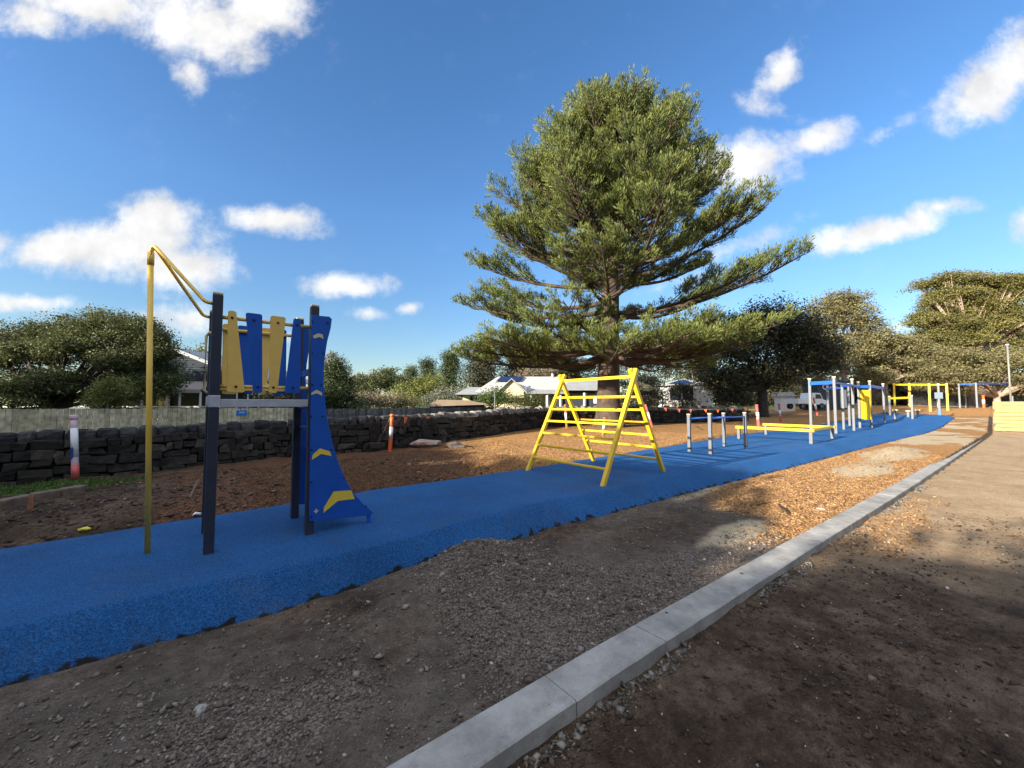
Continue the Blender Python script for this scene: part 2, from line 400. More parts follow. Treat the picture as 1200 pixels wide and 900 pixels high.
def ground_material():
    m = bpy.data.materials.new('site_ground'); m.use_nodes = True
    nt = m.node_tree; b = nt.nodes['Principled BSDF']; N = nt.nodes.new; L = nt.links.new
    g = N('ShaderNodeNewGeometry'); P = g.outputs['Position']
    def noise(s, d=6, r=.6):
        n = N('ShaderNodeTexNoise'); n.inputs['Scale'].default_value = s; n.inputs['Detail'].default_value = d; n.inputs['Roughness'].default_value = r
        L(P, n.inputs['Vector']); return n.outputs['Fac']
    def ramp(f, *st):
        r = N('ShaderNodeValToRGB'); e = r.color_ramp.elements
        while len(e) < len(st): e.new(.5)
        for q, (p, c) in zip(e, st): q.position = p; q.color = (*c, 1)
        L(f, r.inputs['Fac']); return r.outputs['Color']
    def attr(n):
        a = N('ShaderNodeAttribute'); a.attribute_name = n; return a.outputs['Fac']
    def mix(f, a, c):
        x = N('ShaderNodeMix'); x.data_type = 'RGBA'; L(f, x.inputs[0]); L(a, x.inputs[6]); L(c, x.inputs[7]); return x.outputs[2]
    def math_(op, a, c):
        x = N('ShaderNodeMath'); x.operation = op
        for i, q in enumerate((a, c)):
            if isinstance(q, float): x.inputs[i].default_value = q
            else: L(q, x.inputs[i])
        return x.outputs[0]
    def voro(s, out='Color', stretch=None):
        v = N('ShaderNodeTexVoronoi'); v.inputs['Scale'].default_value = s
        if stretch:
            mp = N('ShaderNodeMapping'); mp.inputs['Scale'].default_value = stretch; mp.inputs['Rotation'].default_value = (0, 0, .6); L(P, mp.inputs['Vector']); L(mp.outputs[0], v.inputs['Vector'])
        else: L(P, v.inputs['Vector'])
        return v
    big = noise(1.3, 8, .65); mid = noise(9, 6, .7); fine = noise(70, 4, .7)
    soil = ramp(math_('ADD', math_('MULTIPLY', big, .6), math_('MULTIPLY', mid, .4)), (.37, (.022, .0145, .010)), (.5, (.074, .049, .032)), (.63, (.175, .122, .082)))
    sandR = ramp(math_('ADD', math_('MULTIPLY', big, .55), math_('MULTIPLY', mid, .45)), (.33, (.24, .160, .092)), (.5, (.40, .285, .175)), (.66, (.50, .38, .245)))
    vg = voro(85.); gravel = ramp(math_('MULTIPLY', math_('ADD', N_sep(nt, vg.outputs['Color'], L), mid), .5), (.25, (.06, .045, .034)), (.55, (.17, .132, .103)), (.8, (.32, .275, .23)))
    vc = voro(34., stretch=(1.0, 2.4, 1.5)); chips = ramp(math_('ADD', math_('MULTIPLY', N_sep(nt, vc.outputs['Color'], L), .55), math_('MULTIPLY', mid, .45)), (.2, (.10, .045, .018)), (.5, (.42, .208, .074)), (.85, (.62, .38, .16)))
    sand = ramp(mid, (.3, (.36, .28, .18)), (.7, (.60, .49, .33)))
    grass = ramp(mid, (.3, (.025, .05, .012)), (.7, (.09, .16, .03)))
    c = mix(attr('m_sandr'), soil, sandR)
    dust = ramp(math_('ADD', math_('MULTIPLY', big, .5), math_('MULTIPLY', mid, .5)), (.34, (.062, .048, .036)), (.5, (.125, .100, .078)), (.66, (.205, .170, .135)))
    c = mix(attr('m_dust'), c, dust)
    c = mix(attr('m_gravel'), c, gravel)
    redbrown_col = ramp(math_('ADD', math_('MULTIPLY', N_sep(nt, vc.outputs['Color'], L), .55), math_('MULTIPLY', mid, .45)), (.2, (.035, .016, .009)), (.5, (.125, .058, .030)), (.85, (.27, .15, .085)))
    chips = mix(attr('m_old'), chips, redbrown_col)
    c = mix(attr('m_chips'), c, chips)
    c = mix(attr('m_sand'), c, sand)
    c = mix(attr('m_grass'), c, grass)
    fm = N('ShaderNodeMapRange'); fm.inputs[1].default_value = .3; fm.inputs[2].default_value = .7; fm.inputs[3].default_value = .62; fm.inputs[4].default_value = 1.3; L(fine, fm.inputs[0])
    s = N('ShaderNodeVectorMath'); s.operation = 'SCALE'; L(c, s.inputs[0]); L(fm.outputs[0], s.inputs['Scale'])
    L(s.outputs[0], b.inputs['Base Color']); b.inputs['Roughness'].default_value = .95; b.inputs['Specular IOR Level'].default_value = .15
    h = math_('ADD', math_('MULTIPLY', mid, .8), math_('ADD', math_('MULTIPLY', vc.outputs['Distance'], .35), math_('MULTIPLY', fine, .35)))
    bp = N('ShaderNodeBump'); bp.inputs['Strength'].default_value = .8; bp.inputs['Distance'].default_value = .05
    L(h, bp.inputs['Height']); L(bp.outputs['Normal'], b.inputs['Normal'])
    return m
def N_sep(nt, col, L):
    s = nt.nodes.new('ShaderNodeSeparateColor'); L(col, s.inputs[0]); return s.outputs[0]
M['ground'] = ground_material()
ground = arrmesh('ground', V, FQ, M['ground'], smooth=True)
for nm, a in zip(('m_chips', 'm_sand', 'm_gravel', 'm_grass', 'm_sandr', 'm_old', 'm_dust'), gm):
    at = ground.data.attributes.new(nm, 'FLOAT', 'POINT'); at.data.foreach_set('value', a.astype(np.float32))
tag(ground, kind='structure')

# ------------------------------------------------------------------ blue rubber path
def rubber():
    m = bpy.data.materials.new('blue_rubber'); m.use_nodes = True
    nt = m.node_tree; b = nt.nodes['Principled BSDF']; N = nt.nodes.new; L = nt.links.new
    g = N('ShaderNodeNewGeometry'); P = g.outputs['Position']
    v = N('ShaderNodeTexVoronoi'); v.inputs['Scale'].default_value = 130; L(P, v.inputs['Vector'])
    n = N('ShaderNodeTexNoise'); n.inputs['Scale'].default_value = 1.1; n.inputs['Detail'].default_value = 6; L(P, n.inputs['Vector'])
    n2 = N('ShaderNodeTexNoise'); n2.inputs['Scale'].default_value = 55; n2.inputs['Detail'].default_value = 4; L(P, n2.inputs['Vector'])
    sep = N_sep(nt, v.outputs['Color'], L)
    a = N('ShaderNodeMath'); a.operation = 'MULTIPLY_ADD'; a.inputs[1].default_value = .5; L(sep, a.inputs[0])
    a2 = N('ShaderNodeMath'); a2.operation = 'MULTIPLY'; a2.inputs[1].default_value = .5; L(n2.outputs['Fac'], a2.inputs[0]); L(a2.outputs[0], a.inputs[2])
    r = N('ShaderNodeValToRGB'); e = r.color_ramp.elements
    e[0].position = .22; e[0].color = (.006, .042, .135, 1); e[1].position = .8; e[1].color = (.022, .165, .48, 1)
    mid = e.new(.5); mid.color = (.009, .10, .295, 1)
    L(a.outputs[0], r.inputs['Fac'])
    mr = N('ShaderNodeMapRange'); mr.inputs[1].default_value = .3; mr.inputs[2].default_value = .7; mr.inputs[3].default_value = .82; mr.inputs[4].default_value = 1.15; L(n.outputs['Fac'], mr.inputs[0])
    s = N('ShaderNodeVectorMath'); s.operation = 'SCALE'; L(r.outputs['Color'], s.inputs[0]); L(mr.outputs[0], s.inputs['Scale'])
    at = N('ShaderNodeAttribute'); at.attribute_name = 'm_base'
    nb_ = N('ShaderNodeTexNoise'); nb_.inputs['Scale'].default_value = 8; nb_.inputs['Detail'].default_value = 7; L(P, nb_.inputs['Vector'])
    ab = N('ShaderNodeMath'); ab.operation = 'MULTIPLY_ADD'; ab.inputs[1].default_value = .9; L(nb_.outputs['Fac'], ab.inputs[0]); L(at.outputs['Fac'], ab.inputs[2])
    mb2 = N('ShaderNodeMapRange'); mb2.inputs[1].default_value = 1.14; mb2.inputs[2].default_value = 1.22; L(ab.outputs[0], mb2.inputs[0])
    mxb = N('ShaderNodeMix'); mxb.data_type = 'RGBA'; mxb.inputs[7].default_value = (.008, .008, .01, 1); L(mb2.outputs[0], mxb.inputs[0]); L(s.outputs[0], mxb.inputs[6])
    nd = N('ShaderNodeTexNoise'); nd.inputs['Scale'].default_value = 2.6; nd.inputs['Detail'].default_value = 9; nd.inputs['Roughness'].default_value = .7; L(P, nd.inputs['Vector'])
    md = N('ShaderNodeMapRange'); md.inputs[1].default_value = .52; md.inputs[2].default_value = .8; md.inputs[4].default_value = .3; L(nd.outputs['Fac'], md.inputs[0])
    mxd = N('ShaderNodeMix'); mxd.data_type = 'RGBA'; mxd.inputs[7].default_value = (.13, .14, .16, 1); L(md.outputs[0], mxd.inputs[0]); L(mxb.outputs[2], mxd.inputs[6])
    L(mxd.outputs[2], b.inputs['Base Color']); b.inputs['Roughness'].default_value = .75; b.inputs['Specular IOR Level'].default_value = .3
    bp = N('ShaderNodeBump'); bp.inputs['Strength'].default_value = .9; bp.inputs['Distance'].default_value = .012
    ad = N('ShaderNodeMath'); ad.operation = 'ADD'; L(v.outputs['Distance'], ad.inputs[0]); L(n2.outputs['Fac'], ad.inputs[1])
    L(ad.outputs[0], bp.inputs['Height']); L(bp.outputs['Normal'], b.inputs['Normal'])
    return m
M['rubber'] = rubber()
px_ = np.array(axis([(-8, -2, .2), (-2, 12, .05), (12, 24, .1), (24, 54.55, .25)]))
prof = []
npf = 26
rows = []
for x in px_:
    yf = float(np.interp(x, FX, FY)); y0 = float(np.interp(x, BX0, BY0)); yb = float(np.interp(x, RX, RY)); zr = float(pad_rise(x))
    y0 += .07 * float(fbm(np.array([x * 1.6]), np.array([.5]), 4, 77)[0]) * 2 + .03 * float(fbm(np.array([x * 7]), np.array([3.5]), 3, 78)[0]) * 2
    yb += .05 * float(fbm(np.array([x * 1.1]), np.array([9.5]), 3, 79)[0]) * 2
    yf += .07 * float(fbm(np.array([x * .5]), np.array([19.5]), 3, 80)[0]) * 2
    zb = gz1(x, y0 - .05) - .06
    row = [(yb - .02, -.5 + zr), (yb, -.03 + zr), (yb - .03, zr - .005)]
    for t in np.linspace(.1, .9, 8): row.append((yb - .03 + (yf + .04 - yb + .03) * t, zr))
    # crest and battered face
    for t in np.linspace(0, 1, 14):
        q = t * 1.0
        yy = (yf + .04) + (y0 - yf - .04) * q
        drop = (q ** 1.25) * .55 + .45 * max(0, (q - .08) / .92)
        zz = zr + (zb - zr) * drop
        zz += .022 * float(fbm(np.array([x * 2.3]), np.array([yy * 2.3]), 3, 81)[0]) * min(1, q * 3)
        row.append((yy, zz))
    row.append((y0 + .06, zb - .25))
    rows.append([(x, a, c) for a, c in row])
A = np.array(rows); na, nb = A.shape[:2]
I = np.arange(na * nb).reshape(na, nb)
FQ = np.stack([I[:-1, :-1].ravel(), I[:-1, 1:].ravel(), I[1:, 1:].ravel(), I[1:, :-1].ravel()], 1)
V2 = A.reshape(-1, 3)
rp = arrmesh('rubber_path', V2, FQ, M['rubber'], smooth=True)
mb = None
# close the far end of the slab
me = rp.data
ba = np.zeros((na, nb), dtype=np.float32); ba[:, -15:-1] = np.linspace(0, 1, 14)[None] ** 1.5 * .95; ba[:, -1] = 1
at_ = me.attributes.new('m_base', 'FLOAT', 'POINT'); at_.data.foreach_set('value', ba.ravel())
import bmesh
bm = bmesh.new(); bm.from_mesh(me); bm.verts.ensure_lookup_table()
bm.faces.new([bm.verts[int(i)] for i in I[-1]]); bm.faces.new([bm.verts[int(i)] for i in I[0][::-1]])
bmesh.ops.recalc_face_normals(bm, faces=bm.faces); bm.to_mesh(me); bm.free()
tag(rp, kind='structure')

# ------------------------------------------------------------------ kerb, cast in lengths
mb = MB()
joints = [-7 + .95 * i for i in range(9)] + [1.87 + .98 * i for i in range(36)] + [37.1]
KT = -.2
for a, c in zip(joints[:-1], joints[1:]):
    g_ = .0028; xs_ = np.linspace(a + g_, c - g_, 7); prev = None
    sec = []
    dz = random.uniform(-.0018, .0018); dy = random.uniform(-.003, .003)
    for x in xs_:
        y = float(kerb_y(x)) + dy; kw = KW - .08 * float(ss(10, 36, x)); r = .012
        w1 = .006 * float(fbm(np.array([x * 5]), np.array([1.5]), 3, 90)[0]); w2 = .012 * float(fbm(np.array([x * 4]), np.array([7.5]), 3, 91)[0])
        sec.append([(x, y + .01 + w1, -.55), (x, y + w1, KT - r + dz), (x, y - r + w1, KT + dz), (x, y - kw + r + w2, KT + dz - .004), (x, y - kw + w2, KT - r + dz), (x, y - kw - .012 + w2, -.55)])
    vs = [p for s_ in sec for p in s_]; fs = []
    for i in range(len(sec) - 1):
        for k in range(5): fs.append((i * 6 + k, i * 6 + k + 1, (i + 1) * 6 + k + 1, (i + 1) * 6 + k))
    fs.append(tuple(range(6))); L_ = (len(sec) - 1) * 6; fs.append(tuple(L_ + k for k in range(5, -1, -1)))
    mb.add(vs, fs)
tag(mb.build('kerb', M['concrete']), kind='structure')

for (u, v, nm) in ((781, 718, 'nearer'), (869, 672, 'farther')):  # dark discs stand in for small holes, their shade put into the colour
    hx, hy = G(u, v, KT); b_ = MB(); b_.disc((hx, hy, KT - .004), (0, 0, 1), .013 if nm == 'nearer' else .017, .0065, 12)
    tag(b_.build('lifting_plug', M['bolt']), f'dark round lifting plug in the kerb top, the {nm} one', 'plug', 'lifting plugs in the kerb top')

# ------------------------------------------------------------------ loose stuff: gravel, chips, clods, mortar
OCT_V = np.array([(1, 0, 0), (-1, 0, 0), (0, 1, 0), (0, -1, 0), (0, 0, 1), (0, 0, -1)], float)
OCT_F = np.array([(0, 2, 4), (2, 1, 4), (1, 3, 4), (3, 0, 4), (2, 0, 5), (1, 2, 5), (3, 1, 5), (0, 3, 5)])
CUB_V = np.array([(-1, -1, -1), (1, -1, -1), (1, 1, -1), (-1, 1, -1), (-1, -1, 1), (1, -1, 1), (1, 1, 1), (-1, 1, 1)], float)
CUB_F = np.array([(0, 3, 2), (0, 2, 1), (4, 5, 6), (4, 6, 7), (0, 1, 5), (0, 5, 4), (1, 2, 6), (1, 6, 5), (2, 3, 7), (2, 7, 6), (3, 0, 4), (3, 4, 7)])

def rotm(n, tilt=.5):
    a = rng.uniform(0, 2 * math.pi, n); b = rng.normal(0, tilt, n); c = rng.normal(0, tilt, n)
    ca, sa = np.cos(a), np.sin(a); cb, sb = np.cos(b), np.sin(b); cc, sc = np.cos(c), np.sin(c); z = np.zeros(n); o = np.ones(n)
    Rz = np.stack([np.stack([ca, -sa, z], -1), np.stack([sa, ca, z], -1), np.stack([z, z, o], -1)], 1)
    Rx = np.stack([np.stack([o, z, z], -1), np.stack([z, cb, -sb], -1), np.stack([z, sb, cb], -1)], 1)
    Ry = np.stack([np.stack([cc, z, sc], -1), np.stack([z, o, z], -1), np.stack([-sc, z, cc], -1)], 1)
    return Rz @ Rx @ Ry

def scatter(name, x, y, size, aspect, base, m, tint, kind='oct', sink=.25, tilt=.5, jit=.28, zoff=0.0):
    n = len(x); V0, F0 = (OCT_V, OCT_F) if kind == 'oct' else (CUB_V, CUB_F)
    k = len(V0)
    P = V0[None] * (1 + rng.normal(0, jit, (n, k, 3))) * (size[:, None, None] * np.array(aspect)[None, None])
    P = np.einsum('nij,nkj->nki', rotm(n, tilt), P)
    z = gz(x, y) + size * aspect[2] * (1 - 2 * sink) + zoff
    P = P + np.stack([x, y, z], 1)[:, None]
    Fc = (F0[None] + (np.arange(n) * k)[:, None, None]).reshape(-1, 3)
    o = arrmesh(name, P.reshape(-1, 3), Fc, m, tint=np.repeat(tint, len(F0)))
    return tag(o, kind='stuff')

M['gravel'] = tintmat('gravel_stone', [(0, (.07, .054, .043)), (.5, (.19, .155, .128)), (.9, (.34, .30, .26)), (1, (.55, .51, .46))], .9)
M['chip'] = tintmat('wood_chip', [(0, (.08, .040, .02)), (.5, (.27, .146, .062)), (1, (.44, .285, .14))], .85)
M['clod'] = tintmat('soil_clod', [(0, (.04, .026, .018)), (.6, (.12, .082, .056)), (.93, (.24, .18, .13)), (1, (.5, .46, .40))], .95)
M['mortar'] = tintmat('mortar_crumb', [(0, (.07, .056, .044)), (.5, (.15, .128, .105)), (1, (.29, .26, .22))], .95)

def pick(x, y, mask, keep):  # keep with probability = mask
    k = rng.uniform(0, 1, len(x)) < np.clip(mask * keep, 0, 1); return x[k], y[k]
n = 150000
x = rng.uniform(-1.2, 9, n) ** 1.0; y = rng.uniform(1.9, 4.7, n)
dist = np.hypot(x, y)
mk = ground_masks(x, y)
ok = (y > kerb_y(x) + .015) & (y < np.interp(x, BX0, BY0) + .02)
w_ = ok * np.clip(3.6 / dist, 0, 1) * (.3 + .7 * mk[2]) * (1 - mk[0]) * (.22 + 1.0 * ss(-.08, .2, fbm(x * 1.3, y * 1.3, 4, 61) + .22 * np.exp(-(((x - 2.6) / 1.3) ** 2 + ((y - 3.4) / .8) ** 2))))
x, y = pick(x, y, w_, 1.0)
s = np.clip(rng.lognormal(math.log(.0058), .55, len(x)), .0025, .03)
tn = np.clip(rng.beta(2.2, 2.4, len(x)) * .9 + (rng.uniform(0, 1, len(x)) < .012) * .5, 0, 1)
scatter('gravel', x, y, s, (1.15, .9, .7), 0, M['gravel'], tn, sink=.22)

n = 230000
x = np.concatenate([rng.uniform(4.0, 20, n // 2), rng.uniform(1.0, 19, n // 2)]); y = np.concatenate([rng.uniform(.4, 4.4, n // 2), rng.uniform(7.3, 14, n // 2)])
mk = ground_masks(x, y); dist = FW[0] * x + FW[1] * y
ok = np.where(y < 6, (y < np.interp(x, BX0, BY0) - .0), (y > np.interp(x, RX, RY) + .02)) & ~((y < kerb_y(x) + .02) & (y > kerb_y(x) - KW - .02))
x, y = pick(x, y, ok * mk[0] * np.clip(9 / dist, 0, 1) ** 1.2 * (1 - .9 * mk[1]), 1.0)
s = np.clip(rng.lognormal(math.log(.0145), .4, len(x)), .006, .036)
redbrown_ = ground_masks(x, y)[5]
scatter('wood_chips', x, y, s, (1.0, .42, .2), 0, M['chip'], np.clip(rng.beta(2.2, 1.9, len(x)), 0, 1) * (1 - .68 * redbrown_), kind='cub', sink=.2, tilt=.45, jit=.12)

n = 80000
x = rng.uniform(.8, 11, n); y = rng.uniform(-3.2, 1.7, n); dist = np.hypot(x, y)
ok = (y < kerb_y(x) - KW - .03)
x, y = pick(x, y, ok * np.clip(2.6 / dist, 0, 1) ** 1.1 * (.15 + ss(-.15, .2, fbm(x * 1.7, y * 1.7, 4, 66))), 1.0)
s = np.clip(rng.lognormal(math.log(.0065), .55, len(x)), .0025, .034)
scatter('soil_clods', x, y, s, (1.2, 1.0, .6), 0, M['clod'], np.clip(rng.beta(1.6, 3, len(x)) * .9 + (rng.uniform(0, 1, len(x)) < .045) * .6, 0, 1), sink=.3)

n = 5200
x = rng.uniform(.9, 16, n); off = np.abs(rng.normal(0, .06, n)); y = kerb_y(x) - KW - .03 - off
gate = ss(-.05, .12, fbm(x * 1.1, y * 0 + 3.3, 3, 71))
x, y = pick(x, y, gate, 1.0)
s = np.clip(rng.lognormal(math.log(.0075), .65, len(x)), .003, .028)
scatter('mortar_spill', x, y, s, (1.5, 1.1, .42), 0, M['mortar'], rng.uniform(0, 1, len(x)), sink=.25)

# dirt and chips on the shaded ground behind the tower
n = 9000
x = rng.uniform(-3.5, 6, n); y = rng.uniform(7.2, 14, n)
x, y = pick(x, y, (y > np.interp(x, RX, RY) + .03) * np.clip(7 / (FW[0] * x + FW[1] * y), 0, 1), .8)
s = np.clip(rng.lognormal(math.log(.018), .5, len(x)), .007, .06)
scatter('soil_crumbs', x, y, s, (1.3, 1.0, .6), 0, M['clod'], np.clip(rng.beta(2, 2.6, len(x)), 0, 1), sink=.3)

# short grass by the wall
n = 9000
x = rng.uniform(-6.5, 1.2, n); y = rng.uniform(12.3, 15.0, n); mk = ground_masks(x, y)
x, y = pick(x, y, mk[3], 1.0); k = len(x)
hh = rng.uniform(.04, .12, k); ang = rng.uniform(0, 6.28, k); wv = .012
bx = np.cos(ang) * wv; by = np.sin(ang) * wv; z0 = gz(x, y) - .005
lx = rng.normal(0, .03, k); ly = rng.normal(0, .03, k)
VV = np.stack([np.stack([x - bx, y - by, z0], 1), np.stack([x + bx, y + by, z0], 1), np.stack([x + lx, y + ly, z0 + hh], 1)], 1).reshape(-1, 3)
M['grass'] = leafmat('grass_blade', (.03, .07, .015), (.12, .2, .04))
tag(arrmesh('grass', VV, np.arange(3 * k).reshape(-1, 3), M['grass'], tint=rng.uniform(0, 1, k)), kind='stuff')

# single loose pieces
def rock(name, x, y, s, label, cat='stone', m=None, asp=(1.2, .9, .7), seed=1, group=None):
    r2 = np.random.default_rng(seed)
    bm = bmesh.new(); bmesh.ops.create_icosphere(bm, subdivisions=2, radius=1)
    for v in bm.verts:
        v.co = Vector((v.co.x * asp[0], v.co.y * asp[1], v.co.z * asp[2])) * s * (1 + r2.normal(0, .1))
    me = bpy.data.meshes.new(name); bm.to_mesh(me); bm.free(); me.materials.append(m or M['stone'])
    o = bpy.data.objects.new(name, me); COL.objects.link(o); o.location = (x, y, gz1(x, y) + s * asp[2] * .55); o.rotation_euler = (0, 0, r2.uniform(0, 6))
    return tag(o, label, cat, group)
rx_, ry_ = G(234, 834, -.26)
rock('rock', rx_, ry_, .035, 'pale grey fist-sized rock on the gravel below the blue path at lower left', seed=3)
rx_, ry_ = G(519, 690, -.2); rock('rock', rx_, ry_, .02, 'small upright grey stone on the gravel mound', seed=5)
rx_, ry_ = G(962, 599, -.26); rock('rock', rx_, ry_, .05, 'pale stone on sunlit wood chips just left of the kerb', seed=6, asp=(1.3, .8, .5))
rx_, ry_ = G(500, 522, -.1); rock('boulder', rx_, ry_, .42, 'large flat pinkish boulder on brown chips before the stone wall', 'boulder', asp=(1.5, .9, .45), seed=8, m=mat('boulder_pink', (.3, .22, .18), .9, var=.3, vscale=4, bump=.6, bscale=12))
rx_, ry_ = G(533, 523, -.1); rock('boulder', rx_, ry_, .36, 'dark low boulder beside the pinkish boulder near the wall', 'boulder', asp=(1.4, .9, .4), seed=9, m=mat('boulder_dark', (.13, .095, .075), .9, var=.3, vscale=4, bump=.6, bscale=12))
rx_, ry_ = G(330, 528, -.1); rock('boulder', rx_, ry_, .45, 'long pale earth-covered boulder behind the climbing tower', 'boulder', asp=(1.9, .7, .3), seed=10, m=mat('boulder_earth', (.22, .17, .135), .95, var=.35, vscale=5, bump=.8, bscale=14))
def stick(u, v, zg, ln, r, rz, label, m, name='stick', cat='stick', up=0.0):
    sx, sy = G(u, v, zg); z = gz1(sx, sy) + r * .8
    b = MB(); c_, s_ = math.cos(rz) * ln / 2, math.sin(rz) * ln / 2
    b.tube([(sx - c_, sy - s_, z), (sx - c_ * .3, sy - s_ * .35, z + r * .6 + up * .3), (sx + c_ * .4, sy + s_ * .45, z + up * .7), (sx + c_, sy + s_, z + up)], [r * .7, r, r * .95, r * .6], 7)
    return tag(b.build(name, m, off=None), label, cat)
stick(918, 598, -.25, .62, .022, .5, 'black charred stick lying on shaded wood chips beside the kerb', M['darkwood'])
stick(895, 590, -.25, .5, .012, -.2, 'thin black stick lying on chips near the blue path edge', M['darkwood'])
stick(820, 508, -.05, .5, .03, 1.1, 'short dark stick poking out of orange chips beside the low bars', M['darkwood'], up=.18)
stick(227, 590, -.3, .34, .02, 1.2, 'pale splintered stick standing in dark soil behind the tower', M['log'], up=.28)
# survey peg, scraps
def peg():
    sx, sy = G(35, 604, -.3); z = gz1(sx, sy); b = MB()
    b.prism([(sx - .035, sy, z - .1), (sx + .035, sy, z - .1), (sx + .03, sy, z + .26), (sx, sy, z + .3), (sx - .035, sy, z + .25)], (0, .03, 0))
    return tag(b.build('survey_peg', mat('peg_wood', (.28, .12, .06), .8, var=.3, vscale=9), bevel=.004), 'brown wooden survey peg standing in dark soil by the grass', 'peg')
peg()
def scrap(u, v, zg, m, sz, label, name='scrap', cat='litter', seed=1):
    sx, sy = G(u, v, zg); z = gz1(sx, sy); b = MB(); n = 7; r2 = random.Random(seed)
    ring = [(sx + sz * math.cos(6.283 * k / n) * r2.uniform(.6, 1.2), sy + sz * .7 * math.sin(6.283 * k / n) * r2.uniform(.6, 1.2), z + .02 + r2.uniform(0, sz * .6)) for k in range(n)]
    b.prism(ring, (0.01, 0, sz * .3)); return tag(b.build(name, m, bevel=.004), label, cat)
scrap(97, 621, -.3, M['scrap_yellow'], .07, 'crumpled yellow scrap on dark soil left of the yellow pole', seed=2)
scrap(139, 618, -.3, M['white'], .03, 'tiny white scrap on dark soil beside the yellow pole', seed=3)
scrap(230, 602, -.3, M['white'], .08, 'white scrap lying on dark soil behind the tower posts', seed=4)
# edging log before the grass
b = MB()
p0 = G(0, 596, -.3); p1 = G(100, 578, -.3)
for i in range(3):
    a = i / 3; c = (i + 1) / 3 - .03
    q0 = [p0[k] + (p1[k] - p0[k]) * a for k in (0, 1)]; q1 = [p0[k] + (p1[k] - p0[k]) * c for k in (0, 1)]
    b.bar((*q0, gz1(*q0) + .06), (*q1, gz1(*q1) + .06), .2, .2)
tag(b.build('garden_edging', M['log'], bevel=.03), 'low weathered edging blocks between the grass and dark soil', 'edging')
# marker paint splash at the kerb foot
b = MB(); sx, sy = G(592, 886, -.33)
for i in range(7):
    qx = sx + random.uniform(-.07, .05); qy = sy - random.uniform(.0, .05); z = gz1(qx, qy) + .012
    k = 6; r_ = random.uniform(.008, .02); b.prism([(qx + r_ * 1.5 * math.cos(6.283 * j / k), qy + r_ * math.sin(6.283 * j / k), z + random.uniform(0, .006)) for j in range(k)], (0, 0, .006))
tag(b.build('paint_splash', M['paintpink']), 'pink marker paint dabs on the dirt at the near kerb foot', 'paint mark')

# ------------------------------------------------------------------ climbing tower
PF, PB = 5.39, 6.27; PL, PR = .19, 1.17
tower = empty('climbing_tower', (.68, 5.83, 0), 'blue and yellow climbing tower with charcoal posts, slide pole and chevron side panel', 'climbing tower')
S = .095
for (x, y, h) in ((PL, PF, 2.80), (PR, PF, 2.82), (PL, PB, 2.76), (PR, PB, 2.80)):
    p = MB().box((x, y, h / 2 - .02), (S, S, h + .04)).build('post', M['charcoal'], tower, bevel=.008)
    c = MB().box((x, y, h + .014), (S * .98, S * .98, .024)).build('post_cap', M['cap'], p, bevel=.006)
# deck with edge beams and corner brackets
d = MB()
d.box(((PL + PR) / 2, PF, 1.605), (PR - PL - S - .004, .05, .09)); d.box(((PL + PR) / 2, PB, 1.605), (PR - PL - S - .004, .05, .09))
d.box((PL, (PF + PB) / 2, 1.605), (.05, PB - PF - S - .004, .09)); d.box((PR, (PF + PB) / 2, 1.605), (.05, PB - PF - S - .004, .09))
d.box(((PL + PR) / 2, (PF + PB) / 2, 1.628), (PR - PL - .06, PB - PF - .06, .03))
d.build('deck', M['deck'], tower, bevel=.006)
for (x, y) in ((PL, PF), (PL, PB)):
    MB().box((x, y, 1.625), (S + .012, S + .012, .13)).build('deck_bracket', M['deck'], tower, bevel=.006)
# rails
def railpair(y, z0, z1):
    for z in (z0, z1):
        MB().tube([(PL + S / 2, y, z), (PR - S / 2, y, z)], .021, 10).build('rail', M['yellow_board'], tower, smooth=True)
railpair(PF, 1.79, 2.56); railpair(PB, 1.79, 2.56)
SLATS = [(267, 277, 265.6, 286.6, 'y'), (287.8, 307.4, 296.4, 307.4, 'b'), (316.8, 335, 315, 325, 'y'), (343.9, 352.8, 333.6, 351.9, 'b')]
def slat_panel(y, face, xshift=0.0):
    for (ta, tb, ba, bb, c) in SLATS:
        xa, _ = onplane(ta, 371, PF - .035); xb, _ = onplane(tb, 371, PF - .035); xc, _ = onplane(ba, 459, PF - .035); xd, _ = onplane(bb, 459, PF - .035)
        z1, z0 = 2.64, 1.725; yy = y + face * .024; r = .02
        def rc(xl, xr, z, s): return [(xl, yy, z - s * r), (xl + r * .35, yy, z - s * r * .3), (xl + r, yy, z), (xr - r, yy, z), (xr - r * .35, yy, z - s * r * .3), (xr, yy, z - s * r)]
        top = rc(xa, xb, z1, 1); bot = rc(xc, xd, z0, -1)
        poly = [(p[0] + xshift, p[1], p[2]) for p in (top + bot[::-1])]
        o = MB().prism(poly, (0, face * .016, 0)).build('slat', M['yellow_board' if c == 'y' else 'blue_board'], tower, bevel=.003)
        for (xm, zm) in (((xa + xb) / 2, 2.56), ((xc + xd) / 2, 1.79)):
            MB().disc((xm + xshift, y + face * .0405, zm), (0, face, 0), .013, .007, 12).build('bolt', M['bolt'], o)
slat_panel(PF, -1); slat_panel(PB, 1)
